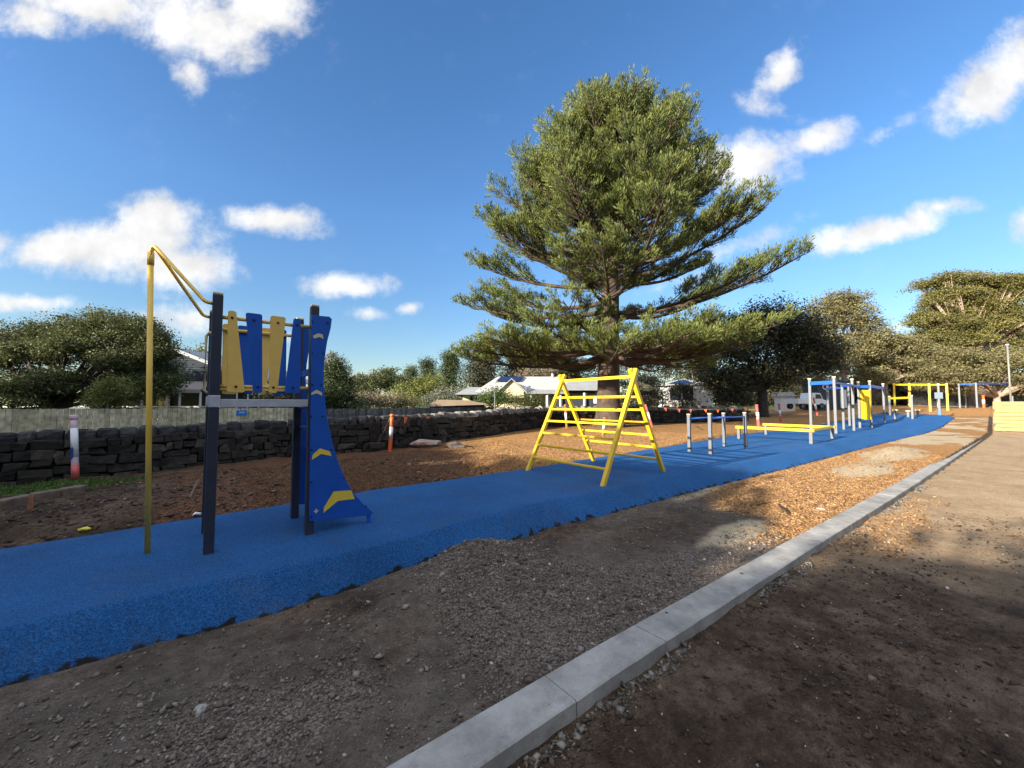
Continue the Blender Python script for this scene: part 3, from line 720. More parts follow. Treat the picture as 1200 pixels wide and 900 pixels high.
# grab bar on the open side, slide pole with its two curved arms
MB().tube([(PL - .06, PF + .20, 1.72), (PL - .085, PF + .20, 1.75), (PL - .085, PF + .20, 2.36), (PL - .06, PF + .20, 2.40), (PL - .0, PF + .09, 2.40)], .016, 10).build('grab_bar', M['cap'], tower, smooth=True)
PX, PY, PT = -.40, 5.80, 3.36
slide = MB().tube([(PX + .085, PY, -.03), (PX, PY, 3.24)], .026, 14).build('slide_pole', M['ochre'], tower, smooth=True)
MB().tube([(PX + .003, PY, 3.12), (PX, PY, 3.26)], .031, 14).build('collar', M['ochre'], slide, smooth=True)
def smooth_path(pts, r, n=6):
    pts = [Vector(p) for p in pts]; out = [pts[0]]
    for a, b_, c in zip(pts[:-2], pts[1:-1], pts[2:]):
        d0 = (a - b_); d1 = (c - b_); q = min(r, d0.length * .49, d1.length * .49)
        s0 = b_ + d0.normalized() * q; s1 = b_ + d1.normalized() * q
        for k in range(n + 1):
            t = k / n; out.append(s0 * (1 - t) ** 2 + b_ * 2 * t * (1 - t) + s1 * t * t)
    out.append(pts[-1]); return out
for (yy, dx) in ((PF, -.11), (PB, -.11)):
    e = PY + (-.012 if yy == PF else .012)
    MB().tube(smooth_path([(PX, e, 3.20), (PX + .01, e, PT), (PL + dx, yy, 2.71), (PL - S / 2 + .004, yy, 2.70)], .13, 8), .019, 12).build('arm', M['ochre'], slide, smooth=True)
# chevron side panels and steps between them
FIN = [(364, 369), (386, 371), (389, 374), (387.5, 385), (383.5, 400), (380.5, 420), (379.2, 440), (379.8, 458), (382, 480), (385.5, 500), (390.5, 522), (397, 543), (405, 562), (414, 577), (424, 589), (433.5, 597), (437.5, 601), (434, 603.5), (362.3, 611)]
def fin_pts(y):
    return [onplane(u, v, PF - .066) for u, v in FIN]
def fin(y, face, marks):
    poly = [(x, y + face * .049, z) for x, z in fin_pts(y)]
    poly = [(max(p[0], PR - .047), p[1], p[2]) for p in poly]
    o = MB().prism(poly, (0, face * .019, 0)).build('side_panel', M['blue_board'], tower, bevel=.003)
    yy = y + face * .068
    for (u, v) in ((366, 377), (384, 378), (365.8, 414), (379, 414), (366, 451), (376, 451), (364.5, 488), (378, 488), (365, 527), (388, 527), (365, 565), (403.5, 560), (429, 593), (365, 606)):
        x, z = onplane(u, v, PF - .068)
        MB().disc((x, yy + face * .001, z), (0, face, 0), .011, .006, 12).build('bolt', M['bolt'], o)
    if marks:
        CH = [('p', [(366.7, 393.5), (372.5, 390.5), (378, 392), (379.2, 397.3), (374.3, 395), (368, 396.8)]),
              ('p', [(364.5, 463), (365.2, 460), (371, 456.8), (377.5, 460), (377.7, 463.8), (371, 461)]),
              ('y', [(365.5, 539), (366.3, 533), (375, 525.5), (386.7, 529), (388.5, 534.5), (376, 532)]),
              ('y', [(379, 601), (379.5, 595), (391, 576), (411.5, 574.5), (415.8, 584.5), (396, 587)])]
        for c, pp in CH:
            q = [(onplane(u, v, PF - .07)) for u, v in pp]
            MB().prism([(x, yy + face * .0015, z) for x, z in q], (0, face * .003, 0)).build('chevron', M['chevron' if c == 'y' else 'chevron_pale'], o)
        x, z = onplane(370.5, 599, PF - .07); k = MB()
        k.box((x, yy + face * .003, z), (.05, .003, .013)); k.box((x, yy + face * .003, z + .017), (.013, .003, .02)); k.box((x, yy + face * .003, z - .017), (.013, .003, .02))
        k.build('emblem', M['chevron_pale'], o)
    return o
fin(PF, -1, True); fin(PB, 1, False)
fp = dict()
for zi, dx in ((.35, .42), (.66, .26), (.97, .15), (1.28, .08), (1.55, .05)):
    MB().box((PR + dx, (PF + PB) / 2, zi), (.13, PB - PF - .045, .03)).build('step', M['blue_board'], tower, bevel=.004)
MB().box((PR + .035, (PF + PB) / 2, 2.02), (.03, PB - PF - .05, .09)).build('step', M['blue_board'], tower, bevel=.004)
for y in (PF, PB):
    tx, _ = onplane(432, 600, PF)
    MB().box((tx, y - .002, .07), (.045, .034, .18)).build('foot', M['blue_paint'], tower, bevel=.003)

# ------------------------------------------------------------------ yellow A-frame climber
frame = empty('ladder_climber', (7.5, 6.05, 0), 'bright yellow A-shaped ladder climbing frame standing on the blue path', 'climbing frame')
T = .085
AF = [((6.24, 4.87), (8.69, 5.00), (7.42, 4.93)), ((6.30, 7.14), (8.79, 7.15), (7.52, 7.14))]
TOPZ = 2.30
for i, (a, c, ap) in enumerate(AF):
    o1 = .045 if i == 0 else -.045
    # two legs side by side where they cross at the top
    MB().bar((a[0], a[1], -.02), (ap[0] + .05, ap[1] - .046, TOPZ + .05), T, T).build('leg', M['yellow'], frame, bevel=.008)
    MB().bar((c[0], c[1], -.02), (ap[0] - .05, ap[1] + .046, TOPZ + .05), T, T).build('leg', M['yellow'], frame, bevel=.008)
MB().bar((AF[0][2][0], AF[0][2][1] + .06, 2.19), (AF[1][2][0], AF[1][2][1] - .06, 2.19), .05, .07).build('top_bar', M['yellow'], frame, bevel=.008)
for side in (0, 1):
    for k in range(6):
        z = .30 + k * .29; t = z / (TOPZ + .05)
        q = []
        for i in (0, 1):
            f0 = AF[i][side]; apx = AF[i][2][0] + (.05 if side == 0 else -.05)
            yy = f0[1] + (AF[i][2][1] - f0[1]) * t + (.03 if i == 0 else -.03)
            q.append((f0[0] + (apx - f0[0]) * t, yy, z))
        r = MB().bar(q[0], q[1], .05, .05).build('rung', M['yellow'], frame, bevel=.012)
        if side == 0 and k == 5:
            tx = q[0][0] + (q[1][0] - q[0][0]) * .38; ty = q[0][1] + (q[1][1] - q[0][1]) * .38
            MB().box((tx - .032, ty, z - .075), (.006, .085, .13)).build('tag', M['white'], r)

# ------------------------------------------------------------------ low parallel bars
def low_bar(pa, pb, h, label):
    r = empty('parallel_bar', ((pa[0] + pb[0]) / 2, (pa[1] + pb[1]) / 2, 0), label, 'parallel bar', 'low parallel bars on the blue path')
    for p in (pa, pb):
        o = MB().box((p[0], p[1], h / 2 - .03), (.1, .1, h + .06)).build('post', M['grey_post'], r, bevel=.01)
        MB().box((p[0], p[1], h + .018), (.106, .106, .034)).build('post_cap', M['cap'], o, bevel=.008)
        MB().box((p[0], p[1], .10), (.108, .108, .03)).build('band', M['bolt'], o, bevel=.003)
    dx, dy = (pb[0] - pa[0]), (pb[1] - pa[1]); L = math.hypot(dx, dy); ux, uy = dx / L * .052, dy / L * .052
    MB().tube([(pa[0] + ux, pa[1] + uy, h - .12), (pb[0] - ux, pb[1] - uy, h - .12)], .026, 12).build('bar', M['blue_paint'], r, smooth=True)
low_bar((12.99, 6.51), (15.56, 6.46), 1.22, 'blue parallel bar on grey posts, the one nearer the wood chips behind')
low_bar((12.86, 5.76), (15.27, 5.62), 1.26, 'blue parallel bar on grey posts, the one nearer the front edge')

# ------------------------------------------------------------------ yellow balance beams
bal = empty('balance_beam', (21.2, 6.1, 0), 'low yellow balance beams on short grey legs beyond the parallel bars', 'balance beam')
LG = [(19.27, 4.68), (19.5, 7.45), (23.2, 7.55), (22.85, 4.75)]
for p in LG: MB().box((p[0], p[1], .2), (.12, .12, .5)).build('leg', M['grey_post'], bal, bevel=.01)
for (a, c) in ((0, 1), (2, 3)):
    A_, C_ = LG[a], LG[c]; e = .12 if A_[1] < C_[1] else -.12
    MB().bar((A_[0], A_[1] - e, .52), (C_[0], C_[1] + e, .52), .14, .115).build('beam', M['yellow'], bal, bevel=.015)
MB().bar((LG[0][0] + .1, LG[0][1] - .0, .53), (LG[3][0] - .1, LG[3][1], .53), .13, .11).build('beam', M['yellow'], bal, bevel=.012)

# ------------------------------------------------------------------ pull-up station
pull = empty('pull_up_station', (31.5, 6.0, 0), 'tall pull-up station of grey posts joined by blue bars', 'exercise station')
PP = {k: G(u, v, 0) for k, (u, v) in dict(p1=(951, 506), p2=(971.5, 501), p3=(980, 508), p4=(989, 502.5), p5=(996, 500), p6=(1001, 504), p9=(1037, 498)).items()}
PP['p7'] = (34.3, 5.75); PP['p8'] = (34.6, 5.12)
PP['p7'] = G(1008, 501.5); PP['p8'] = G(1021.5, 501.5)
PH = dict(p1=2.98, p2=2.9, p3=3.0, p4=2.85, p5=2.95, p6=3.05, p7=3.0, p8=3.05, p9=3.05)
for k, p in PP.items():
    o = MB().box((p[0], p[1], PH[k] / 2 - .05), (.13, .13, PH[k] + .1)).build('post', M['grey_post'], pull, bevel=.012)
    MB().box((p[0], p[1], PH[k] + .03), (.15, .15, .07)).build('post_cap', M['cap'], o, bevel=.01)
def bar2(a, c, z, m='blue_paint', w=.11, h=.2):
    MB().bar((*PP[a], z), (*PP[c], z), w, h).build('bar', M[m], pull, bevel=.012)
bar2('p1', 'p3', 2.75); bar2('p3', 'p6', 2.72, h=.1); bar2('p2', 'p4', 2.6, h=.1); bar2('p4', 'p6', 2.72, h=.12); bar2('p6', 'p7', 2.7, h=.14); bar2('p8', 'p9', 2.76); bar2('p7', 'p8', 2.72)
a_, c_ = PP['p7'], PP['p8']
for i in range(4):
    t = .12 + i * .22; x = a_[0] + (c_[0] - a_[0]) * t; y = a_[1] + (c_[1] - a_[1]) * t - .03
    MB().box((x - .1, y - .06, 1.52), (.05, .13, 1.95), rz=math.atan2(c_[1] - a_[1], c_[0] - a_[0]) + math.pi / 2).build('slat', M['yellow'], pull, bevel=.01)

# lower yellow frame, stepping posts, sign post
def PG(u, v, d):
    x, y = W(u, d); return (x, y, Z(v, d))
lowf = empty('vault_bar', (*W(1055, 32), .2), 'waist-high yellow crossbar on grey posts near the far path end', 'exercise bar')
q0 = W(1042, 34.5); q1 = W(1068, 31.5)
for q, d_, vt in ((q0, 34.5, 465), (q1, 31.5, 464)):
    zt = Z(vt, d_); o = MB().box((q[0], q[1], zt / 2), (.14, .14, zt)).build('post', M['grey_post'], lowf, bevel=.01)
    MB().box((q[0], q[1], zt + .03), (.16, .16, .07)).build('post_cap', M['cap'], o, bevel=.01)
MB().bar((*q0, Z(467, 34.5)), (*q1, Z(466, 31.5)), .13, .17).build('bar', M['yellow'], lowf, bevel=.012)
def step_post(u, v, d, vt, label):
    x, y = W(u, d); zt = Z(vt, d); z0 = float(pad_rise(x)) - .1
    r = empty('stepping_post', (x, y, z0), label, 'stepping post', 'low grey stepping posts on the far path')
    MB().box((x, y, (z0 + zt) / 2), (.15, .15, zt - z0)).build('post', M['grey_post'], r, bevel=.01)
    MB().tube([(x, y, zt), (x, y, zt + .05), (x, y, zt + .085)], [.17, .17, .1], 14).build('post_cap', M['cap'], r, smooth=False)
step_post(1048, 496, 30.5, 481, 'low cream-capped stepping post left of the yellow crossbar')
step_post(1063, 491, 32.8, 482, 'low cream-capped stepping post just left of the crossbar right post')
step_post(1074.5, 491, 32.8, 481, 'low cream-capped stepping post right of the yellow crossbar')
sp = empty('signal_post', (*W(1100, 34), .3), 'slim blue and grey post with small panels by the far path end', 'post')
x, y = W(1100, 34)
MB().box((x, y, 1.7), (.14, .14, 3.1)).build('post', M['grey_post'], sp, bevel=.01)
MB().box((x, y - .0, .75), (.2, .2, .6)).build('sleeve', M['blue_paint'], sp, bevel=.02)
MB().box((x - .09, y, 2.3), (.05, .5, .55)).build('panel', mat('pale_blue_panel', (.08, .115, .16), .5), sp, bevel=.01)
MB().box((x, y, 3.28), (.16, .16, .08)).build('post_cap', M['white'], sp, bevel=.01)

# swing frames on the far chips
def swing(ul, ur, d0, d1, vt, m, mp, label, wide=.75):
    xl, yl = W(ul, d0); xr, yr = W(ur, d1); zt0, zt1 = Z(vt, d0), Z(vt, d1)
    r = empty('swing_frame', ((xl + xr) / 2, (yl + yr) / 2, 1.2), label, 'swing frame', 'swing frames on the far chips')
    dx, dy = xr - xl, yr - yl; L = math.hypot(dx, dy); nx_, ny_ = -dy / L, dx / L
    for (x, y, zt) in ((xl, yl, zt0), (xr, yr, zt1)):
        for s_ in (-1, 1):
            fx, fy = x + nx_ * wide * s_, y + ny_ * wide * s_
            MB().bar((fx, fy, gz1(fx, fy) - .05), (fx, fy, zt + .14), .17, .17).build('leg', mp, r, bevel=.01)
    MB().bar((xl - nx_ * wide, yl - ny_ * wide, zt0), (xr - nx_ * wide, yr - ny_ * wide, zt1), .16, .2).build('crossbar', m, r, bevel=.012)
    for (x, y, zt) in ((xl, yl, zt0), (xr, yr, zt1)): MB().bar((x - nx_ * (wide - .09), y - ny_ * (wide - .09), zt - .02), (x + nx_ * (wide - .09), y + ny_ * (wide - .09), zt - .02), .11, .13).build('end_bar', m, r, bevel=.012)
swing(1057, 1099.5, 46, 41, 450.8, M['yellow'], M['yellow'], 'bright yellow swing frame without seats on chips beyond the path')
swing(1134, 1176, 50, 54, 450, M['blue_paint'], M['grey_post'], 'blue topped swing frame without seats near the wire fence')

# ------------------------------------------------------------------ timber stack: every board a thing
bx0, by0 = W(1163.5, 24.4)
zb0 = gz1(bx0 + .2, by0 - 1) + .02
M['timber'] = mat('fresh_timber', (0.46, 0.29, 0.105), .7, var=.2, vscale=3, bump=.15, bscale=30)
ROWW = ['bottom', 'second', 'third', 'fourth', 'fifth', 'sixth', 'seventh', 'top']
hh_ = .205
for col in range(3):
    for k in range(8):
        ln = 2.6 + random.uniform(-.04, .04); z = zb0 + .12 + k * (hh_ + .022)
        o = MB().box((0, 0, 0), (.24, ln, hh_)).build('timber_board', M['timber'], None, bevel=.008)
        o.location = (bx0 + .14 + col * .26, by0 - ln / 2 + random.uniform(-.05, .05), z); o.rotation_euler = (0, 0, random.uniform(-.012, .012))
        wh = ['front row facing the camera', 'middle row', 'rear row'][col]
        lab = f'yellow timber board, {ROWW[k]} layer of the stack, {wh}' if k not in (0, 7) else f'yellow timber board at the {ROWW[k]} of the stack, {wh}'
        tag(o, lab, 'timber board', 'yellow timber boards stacked at the right')
for j, yy in enumerate((by0 - .35, by0 - 2.2)):
    o = MB().box((0, 0, 0), (.85, .09, .11)).build('bearer', M['log'], bevel=.006); o.location = (bx0 + .4, yy, zb0 - .04)
    tag(o, ['short wooden bearer under the near end of the timber stack', 'short wooden bearer under the far right end of the timber stack'][j], 'bearer')

# ------------------------------------------------------------------ bollards, bunting
def bollard(u, d, vb, vt, label, kind='orange', lean=(0, 0), r=.064, zbase=None):
    x, y = W(u, d); z0 = (gz1(x, y) if zbase is None else zbase) - .03; h = Z(vt, d) - z0
    ro = empty('bollard', (x, y, z0), label, 'bollard', 'marker bollards along the site')
    top = lambda t: (x + lean[0] * t, y + lean[1] * t, z0 + h * t)
    c1 = dict(orange='orange', pink='pink', red='pinkred')[kind]
    MB().tube([top(0), top(.02), top(.33), top(.80), top(.93)], [r * 1.15, r * 1.15, r * 1.05, r, r], 14).build('tube', M[c1], ro, smooth=True)
    MB().tube([top(.925), top(.94), top(.985), top(1)], [r * 1.05, r * 1.22, r * 1.22, r * .9], 14).build('cap', M[c1], ro, smooth=True)
    MB().tube([top(.36), top(.66 if kind != 'pink' else .80)], [r * 1.11, r * 1.07], 14).build('sleeve', M['white' if kind != 'pink' else 'white'], ro, smooth=True)
    if kind == 'pink':
        pc = Vector(top(.42)) - Vector(FW) * r * 1.12; k_ = 12
        MB().prism([tuple(pc + Vector(RT) * math.cos(6.283 * j / k_) * r * .55 * (1 + .25 * math.sin(j * 3)) + Vector((0, 0, math.sin(6.283 * j / k_) * h * .1))) for j in range(k_)], tuple(FW * .02)).build('print', M['darkblue'], ro)
        MB().tube([top(.0), top(.24)], [r * 1.17, r * 1.15], 14).build('base_band', M['pinkred'], ro, smooth=True)
    return ro
lx_, ly_ = RT[0], RT[1]
bollard(94, 9.7, 555, 486, 'white and pink bollard with a blue print leaning by the stone wall', 'pink', lean=(-.13 * lx_, -.13 * ly_), r=.062)
bollard(458, 15.2, 521, 485, 'orange bollard with white sleeve before the wall left of the yellow frame', 'orange', lean=(.06 * lx_, .06 * ly_))
bollard(664, 24.0, 500, 474, 'orange bollard with white sleeve seen through the left of the yellow frame', 'orange', lean=(-.1 * lx_, -.1 * ly_))
bollard(706, 19.0, 516, 489, 'orange bollard with white sleeve standing in chips before the big pine', 'orange', lean=(.1 * lx_, .1 * ly_))
bollard(702, 26.5, 490, 472, 'faded red bollard half hidden beside the big pine trunk', 'red', lean=(-.1 * lx_, -.1 * ly_))
bollard(764, 24.5, 493, 474, 'faded red bollard leaning hard just right of the yellow frame', 'red', lean=(-.42 * lx_, -.42 * ly_), r=.06)
bollard(888, 25.0, 493, 474, 'red bollard with pale sleeve behind the low parallel bars', 'red', lean=(-.1 * lx_, -.1 * ly_), r=.085)
bollard(914, 31.0, 487, 473, 'faded red bollard under the dark tree behind the balance beams', 'red', lean=(-.12 * lx_, -.12 * ly_), r=.07)
bollard(957, 36.0, 483, 466, 'faded red bollard leaning in front of the white truck', 'red', lean=(-.3 * lx_, -.3 * ly_), r=.07)
bollard(1152, 46.0, 476, 463, 'orange bollard by the wire fence under the blue swing frame', 'orange', r=.11)
def bunting(pts, flags, label, n=3, sz=.24):
    ro = empty('flag_bunting', pts[0], label, 'bunting')
    path = []
    for a, c in zip(pts[:-1], pts[1:]):
        for k in range(8):
            t = k / 8; sag = .12 * math.sin(math.pi * t) * math.dist(a, c) / 6
            path.append((a[0] + (c[0] - a[0]) * t, a[1] + (c[1] - a[1]) * t, a[2] + (c[2] - a[2]) * t - sag))
    path.append(pts[-1])
    MB().tube(path, .008, 6).build('cord', M['rope'], ro)
    for t in flags:
        i = t * (len(path) - 1); k = min(int(i), len(path) - 2); f = i - k
        p = [path[k][j] * (1 - f) + path[k + 1][j] * f for j in range(3)]
        dx, dy = path[k + 1][0] - path[k][0], path[k + 1][1] - path[k][1]; L = math.hypot(dx, dy) or 1; dx /= L; dy /= L
        tw = random.uniform(-.05, .05)
        MB().prism([(p[0] - dx * sz * .5, p[1] - dy * sz * .5, p[2]), (p[0] + dx * sz * .5, p[1] + dy * sz * .5, p[2]), (p[0] + tw, p[1] - tw, p[2] - sz * 1.15)], (-.004 * dy, .004 * dx, 0)).build('flag', M['orange_flag'], ro)
b458 = (*W(458.5, 15.2), Z(487, 15.2))
bunting([(*W(440, 15.6), gz1(*W(440, 15.6)) + .05), b458], [.06], 'fallen end of orange flag bunting sloping down left of the orange bollard')
bunting([b458, (*W(520, 18), Z(486.5, 18)), (*W(560, 19), Z(488, 19))], [.13, .34], 'orange flag bunting strung right from the orange bollard along the wall')
bunting([(*W(764, 24.4), Z(476, 24.4)), (*W(826, 25), Z(479.5, 25)), (*W(888, 25), Z(476, 25))], [.12, .25, .36, .5, .62, .75, .88], 'orange flag bunting strung between red bollards behind the low bars', sz=.2)

# ------------------------------------------------------------------ dry-stone wall
M['wallstone'] = tintmat('basalt_stone', [(0, (.016, .014, .012)), (.5, (.042, .036, .030)), (.85, (.080, .067, .054)), (1, (.17, .145, .12))], .95, bump=.7, bscale=18)
M['coping'] = tintmat('basalt_coping', [(0, (.03, .029, .03)), (.5, (.09, .085, .08)), (1, (.36, .335, .285))], .95, bump=.8, bscale=16)
WP = [(-20, 14.2), (-9, 14.5), (-2.2, 14.9), (2.2, 15.9), (6.2, 15.6), (11.5, 16.3), *[W(u, d) for u, d in ((600, 22.2), (640, 25), (705, 27.6), (790, 30), (838, 31.5), (872, 33))]]
def wall_top(x, y):
    d = FW[0] * x + FW[1] * y
    return float(np.interp(d, [6, 10, 13.5, 15.5, 25, 30, 34], [.86, .9, .95, 1.08, 1.32, 1.28, 1.2]))
M['wallcore'] = mat('wall_core', (.008, .008, .008), .95)
wl = empty('stone_wall', (6, 15.5, -.3), 'long dark dry-stone wall with rough upright coping stones', 'stone wall')
core = MB(); cop = MB(); st = MB()
segs = []
for (a, c) in zip(WP[:-1], WP[1:]):
    L = math.dist(a, c); ang = math.atan2(c[1] - a[1], c[0] - a[0]); n = max(1, int(L / .5))
    nxn, nyn = math.sin(ang), -math.cos(ang)          # towards the camera side
    core.prism([(a[0] - nxn * .2, a[1] - nyn * .2, -.6), (c[0] - nxn * .2, c[1] - nyn * .2, -.6), (c[0] - nxn * .2, c[1] - nyn * .2, wall_top(*c) - .22), (a[0] - nxn * .2, a[1] - nyn * .2, wall_top(*a) - .22)], (nxn * .38, nyn * .38, 0))
    # face stones in rough courses
    ncs = 5
    for cs in range(ncs):
        s_ = random.uniform(-.2, 0)
        while s_ < L:
            w = random.choice((random.uniform(.16, .3), random.uniform(.3, .7))); m_ = s_ + w / 2; t = min(max(m_ / L, 0), 1)
            px, py = a[0] + (c[0] - a[0]) * t, a[1] + (c[1] - a[1]) * t
            g0 = gz1(px, py) - .12; tp = wall_top(px, py) - .2; h = (tp - g0) / ncs
            z = g0 + (cs + .5) * h + random.uniform(-.02, .02); dp = random.uniform(.1, .16)
            st.box((px + nxn * .2, py + nyn * .2, z), (w * random.uniform(.9, 1.02), .12 + dp * .5, h * random.uniform(.75, 1.2)), ang + random.uniform(-.08, .08), t=random.betavariate(2, 3), jit=.045)
            s_ += w
    s_ = 0.0
    while s_ < L:
        w = random.uniform(.22, .5) if a[0] < 9 else random.uniform(.18, .34); t = min((s_ + w / 2) / L, 1)
        px, py = a[0] + (c[0] - a[0]) * t, a[1] + (c[1] - a[1]) * t; tp = wall_top(px, py)
        hgt = random.uniform(.24, .32) if a[0] < 9 else random.uniform(.26, .42)
        # a rounded lump: stacked shrinking rings
        vs = []; n_ = 8; rings = ((0, 1.0), (.45, 1.04), (.85, .96), (1.0, .72)) if a[0] < 9 else ((0, 1.0), (.45, 1.06), (.8, .82), (1.0, .42))
        for (q, sc_) in rings:
            for k in range(n_):
                an = 2 * math.pi * (k + .5) / n_; cx_ = math.copysign(abs(math.cos(an)) ** .6, math.cos(an)) * w * .49 * sc_ * random.uniform(.88, 1.08); cy_ = math.copysign(abs(math.sin(an)) ** .6, math.sin(an)) * .24 * sc_ * random.uniform(.88, 1.08)
                vs.append((px + cx_ * math.cos(ang) - cy_ * math.sin(ang), py + cx_ * math.sin(ang) + cy_ * math.cos(ang), tp - .24 + hgt * q + random.uniform(-.015, .015)))
        fs = [(r_ * n_ + k, r_ * n_ + (k + 1) % n_, (r_ + 1) * n_ + (k + 1) % n_, (r_ + 1) * n_ + k) for r_ in range(3) for k in range(n_)] + [tuple(3 * n_ + k for k in range(n_))]
        cop.add(vs, fs, t=random.betavariate(2, 2.5) * .55 + (.0 if px < 8 else .42)); s_ += w  # right-hand stones get a lighter tint: sunlit look put into the colour
core.build('core', M['wallcore'], wl); st.build('face_stones', M['wallstone'], wl, tint=True, bevel=.02); cop.build('coping', M['coping'], wl, tint=True, smooth=False)

# ------------------------------------------------------------------ timber paling fences behind the wall
M['paling_pale'] = tintmat('paling_pale', [(0, (.40, .35, .22)), (1, (.62, .545, .36))], .85)
M['paling_grey'] = tintmat('paling_grey', [(0, (.085, .082, .08)), (1, (.17, .165, .16))], .9)
def fence(pts, ztop, zbot, m, label, pw=.14):
    r = empty('paling_fence', (pts[0][0], pts[0][1], 0), label, 'fence', 'paling fences behind the stone wall')
    pal = MB(); rl = MB()
    for (a, c) in zip(pts[:-1], pts[1:]):
        L = math.dist(a, c); ang = math.atan2(c[1] - a[1], c[0] - a[0]); n = int(L / pw)
        for i in range(n):
            t = (i + .5) / n; zt = ztop + random.uniform(-.012, .012)
            pal.box((a[0] + (c[0] - a[0]) * t, a[1] + (c[1] - a[1]) * t, (zt + zbot) / 2), (L / n - .012, .02, zt - zbot), ang, t=random.random())
        for z in (ztop - .3, zbot + .4):
            rl.bar((a[0] - math.sin(ang) * .04, a[1] + math.cos(ang) * .04, z), (c[0] - math.sin(ang) * .04, c[1] + math.cos(ang) * .04, z), .05, .09)
    pal.build('palings', m, r, tint=True); rl.build('rails', M['log'], r)
    return r
fA = [W(-160, 11.2), W(0, 12.6), W(180, 14.6), W(352, 17.0)]
fence(fA, 1.42, -.4, M['paling_pale'], 'pale weathered paling fence in front of the slate blue house')
fence([W(352, 17.05), W(440, 20), W(560, 25), W(640, 29), W(760, 33)], 1.36, -.4, M['paling_grey'], 'darker grey paling fence running past the far shrubs to the cream house')
q = W(283, 16.0)
sg = MB().box((0, 0, 0), (.36, .02, .22)).build('fence_sign', mat('sign_blue', (.02, .16, .5), .5), bevel=.004)
ang_f = math.atan2(fA[3][1] - fA[2][1], fA[3][0] - fA[2][0]); sg.location = (*W(284, 15.96), 1.22); sg.rotation_euler = (0, 0, ang_f)
tag(sg, 'small blue sign fixed to the pale fence seen under the tower deck', 'sign')
pn = MB().box((0, -.0125, .02), (.2, .005, .07)).build('panel', mat('sign_pale_blue', (.2, .4, .7), .5), off=(0, 0, 0)); pn.parent = sg

# ------------------------------------------------------------------ houses
def wall_ring(b, x0, x1, y0, y1, z0, z1): b.box(((x0 + x1) / 2, (y0 + y1) / 2, (z0 + z1) / 2), (x1 - x0, y1 - y0, z1 - z0))

def local_frame(u, d, rot):
    """helper: local (right, back, z) -> world for a building with its front turned by rot from facing the camera"""
    ox, oy = W(u, d); a = YAW - math.pi / 2 + rot
    ca, sa = math.cos(a), math.sin(a)
    return lambda r, k, z: (ox + r * ca - k * sa, oy + r * sa + k * ca, z)

def quadprism(b, pts, th, up=(0, 0, 1)): b.prism(pts, (up[0] * th, up[1] * th, up[2] * th))

# slate blue weatherboard house, left
hs = empty('weatherboard_house', (*W(200, 24), 0), 'slate blue weatherboard house with gable and white-posted verandah behind the left tree', 'house')
Lf = local_frame(205, 25, 0.0)
def lbox(b, Lf, r0, r1, k0, k1, z0, z1):
    b.prism([Lf(r0, k0, z0), Lf(r1, k0, z0), Lf(r1, k1, z0), Lf(r0, k1, z0)], (0, 0, z1 - z0))
pk = Z(411, 25); ev = Z(440, 25)
g = MB(); n_ = 16
for i in range(n_):          # lapped boards across the gable end
    z0 = ev - .9 + (pk - ev + .7) * i / n_; z1 = ev - .9 + (pk - ev + .7) * (i + 1) / n_
    hw = lambda z: min(4.4, max(.05, (pk - z) / (pk - ev) * 4.3))
    a_, c_ = hw(z0), hw(z1)
    g.add([Lf(-a_, -.03, z0), Lf(a_, -.03, z0), Lf(c_, .012, z1), Lf(-c_, .012, z1), Lf(-a_, .15, z0), Lf(a_, .15, z0), Lf(c_, .15, z1), Lf(-c_, .15, z1)],
          [(0, 1, 2, 3), (7, 6, 5, 4), (0, 4, 5, 1), (1, 5, 6, 2), (2, 6, 7, 3), (3, 7, 4, 0)])
g.build('gable', M['slate_wall'], hs)
w_ = MB(); lbox(w_, Lf, -8, 6.6, .2, 7, -.3, Z(452, 25)); w_.build('wall', M['slate_dark'], hs)
r_ = MB()
for s_ in (-1, 1):
    r_.prism([Lf(0, -.35, pk + .1), Lf(s_ * 4.9, -.35, ev - .25), Lf(s_ * 4.9, 9, ev - .25), Lf(0, 9, pk + .1)], (0, 0, .08))
r_.build('roof', M['grey_roof'], hs)
bb = MB()
for s_ in (-1, 1): bb.bar(Lf(0, -.4, pk + .1), Lf(s_ * 4.95, -.4, ev - .24), .05, .2)
bb.build('barge_board', mat('barge_grey', (.30, .31, .32), .6), hs)
v_ = MB(); zv0, zv1 = Z(457.5, 23), Z(447.5, 24.6)
v_.prism([Lf(-8.5, -2.2, zv0), Lf(3.4, -2.2, zv0), Lf(2.6, -.05, zv1), Lf(-8.2, -.05, zv1)], (0, 0, .05)); v_.build('verandah_roof', M['pink_roof'], hs)
f_ = MB(); f_.bar(Lf(-8.5, -2.25, zv0 - .06), Lf(3.4, -2.25, zv0 - .06), .04, .2); f_.build('fascia', mat('fascia_grey', (.42, .42, .38), .6), hs)
for rr in (-6.6, -4.4, -1.55, -.1, 1.35, 2.1, 3.3):
    MB().bar(Lf(rr, -2.1, -.2), Lf(rr, -2.1, zv0 - .1), .11, .11).build('verandah_post', M['white'], hs)
for z in (1.42, ):
    MB().bar(Lf(-8.5, -2.12, z), Lf(6, -2.12, z), .05, .08).build('handrail', M['white'], hs)
for (r0, r1) in ((3.9, 5.3), (-1.2, -.4)):
    o = MB(); lbox(o, Lf, r0, r1, .10, .17, .6, 2.4); o.build('window', M['glass'], hs)
    o = MB()
    for a_ in (r0, (r0 + r1) / 2, r1): o.bar(Lf(a_, .08, .6), Lf(a_, .08, 2.4), .07, .05)
    for z in (.6, 1.7, 2.4): o.bar(Lf(r0, .075, z), Lf(r1, .075, z), .06, .08)
    o.build('window_frame', M['white'], hs)

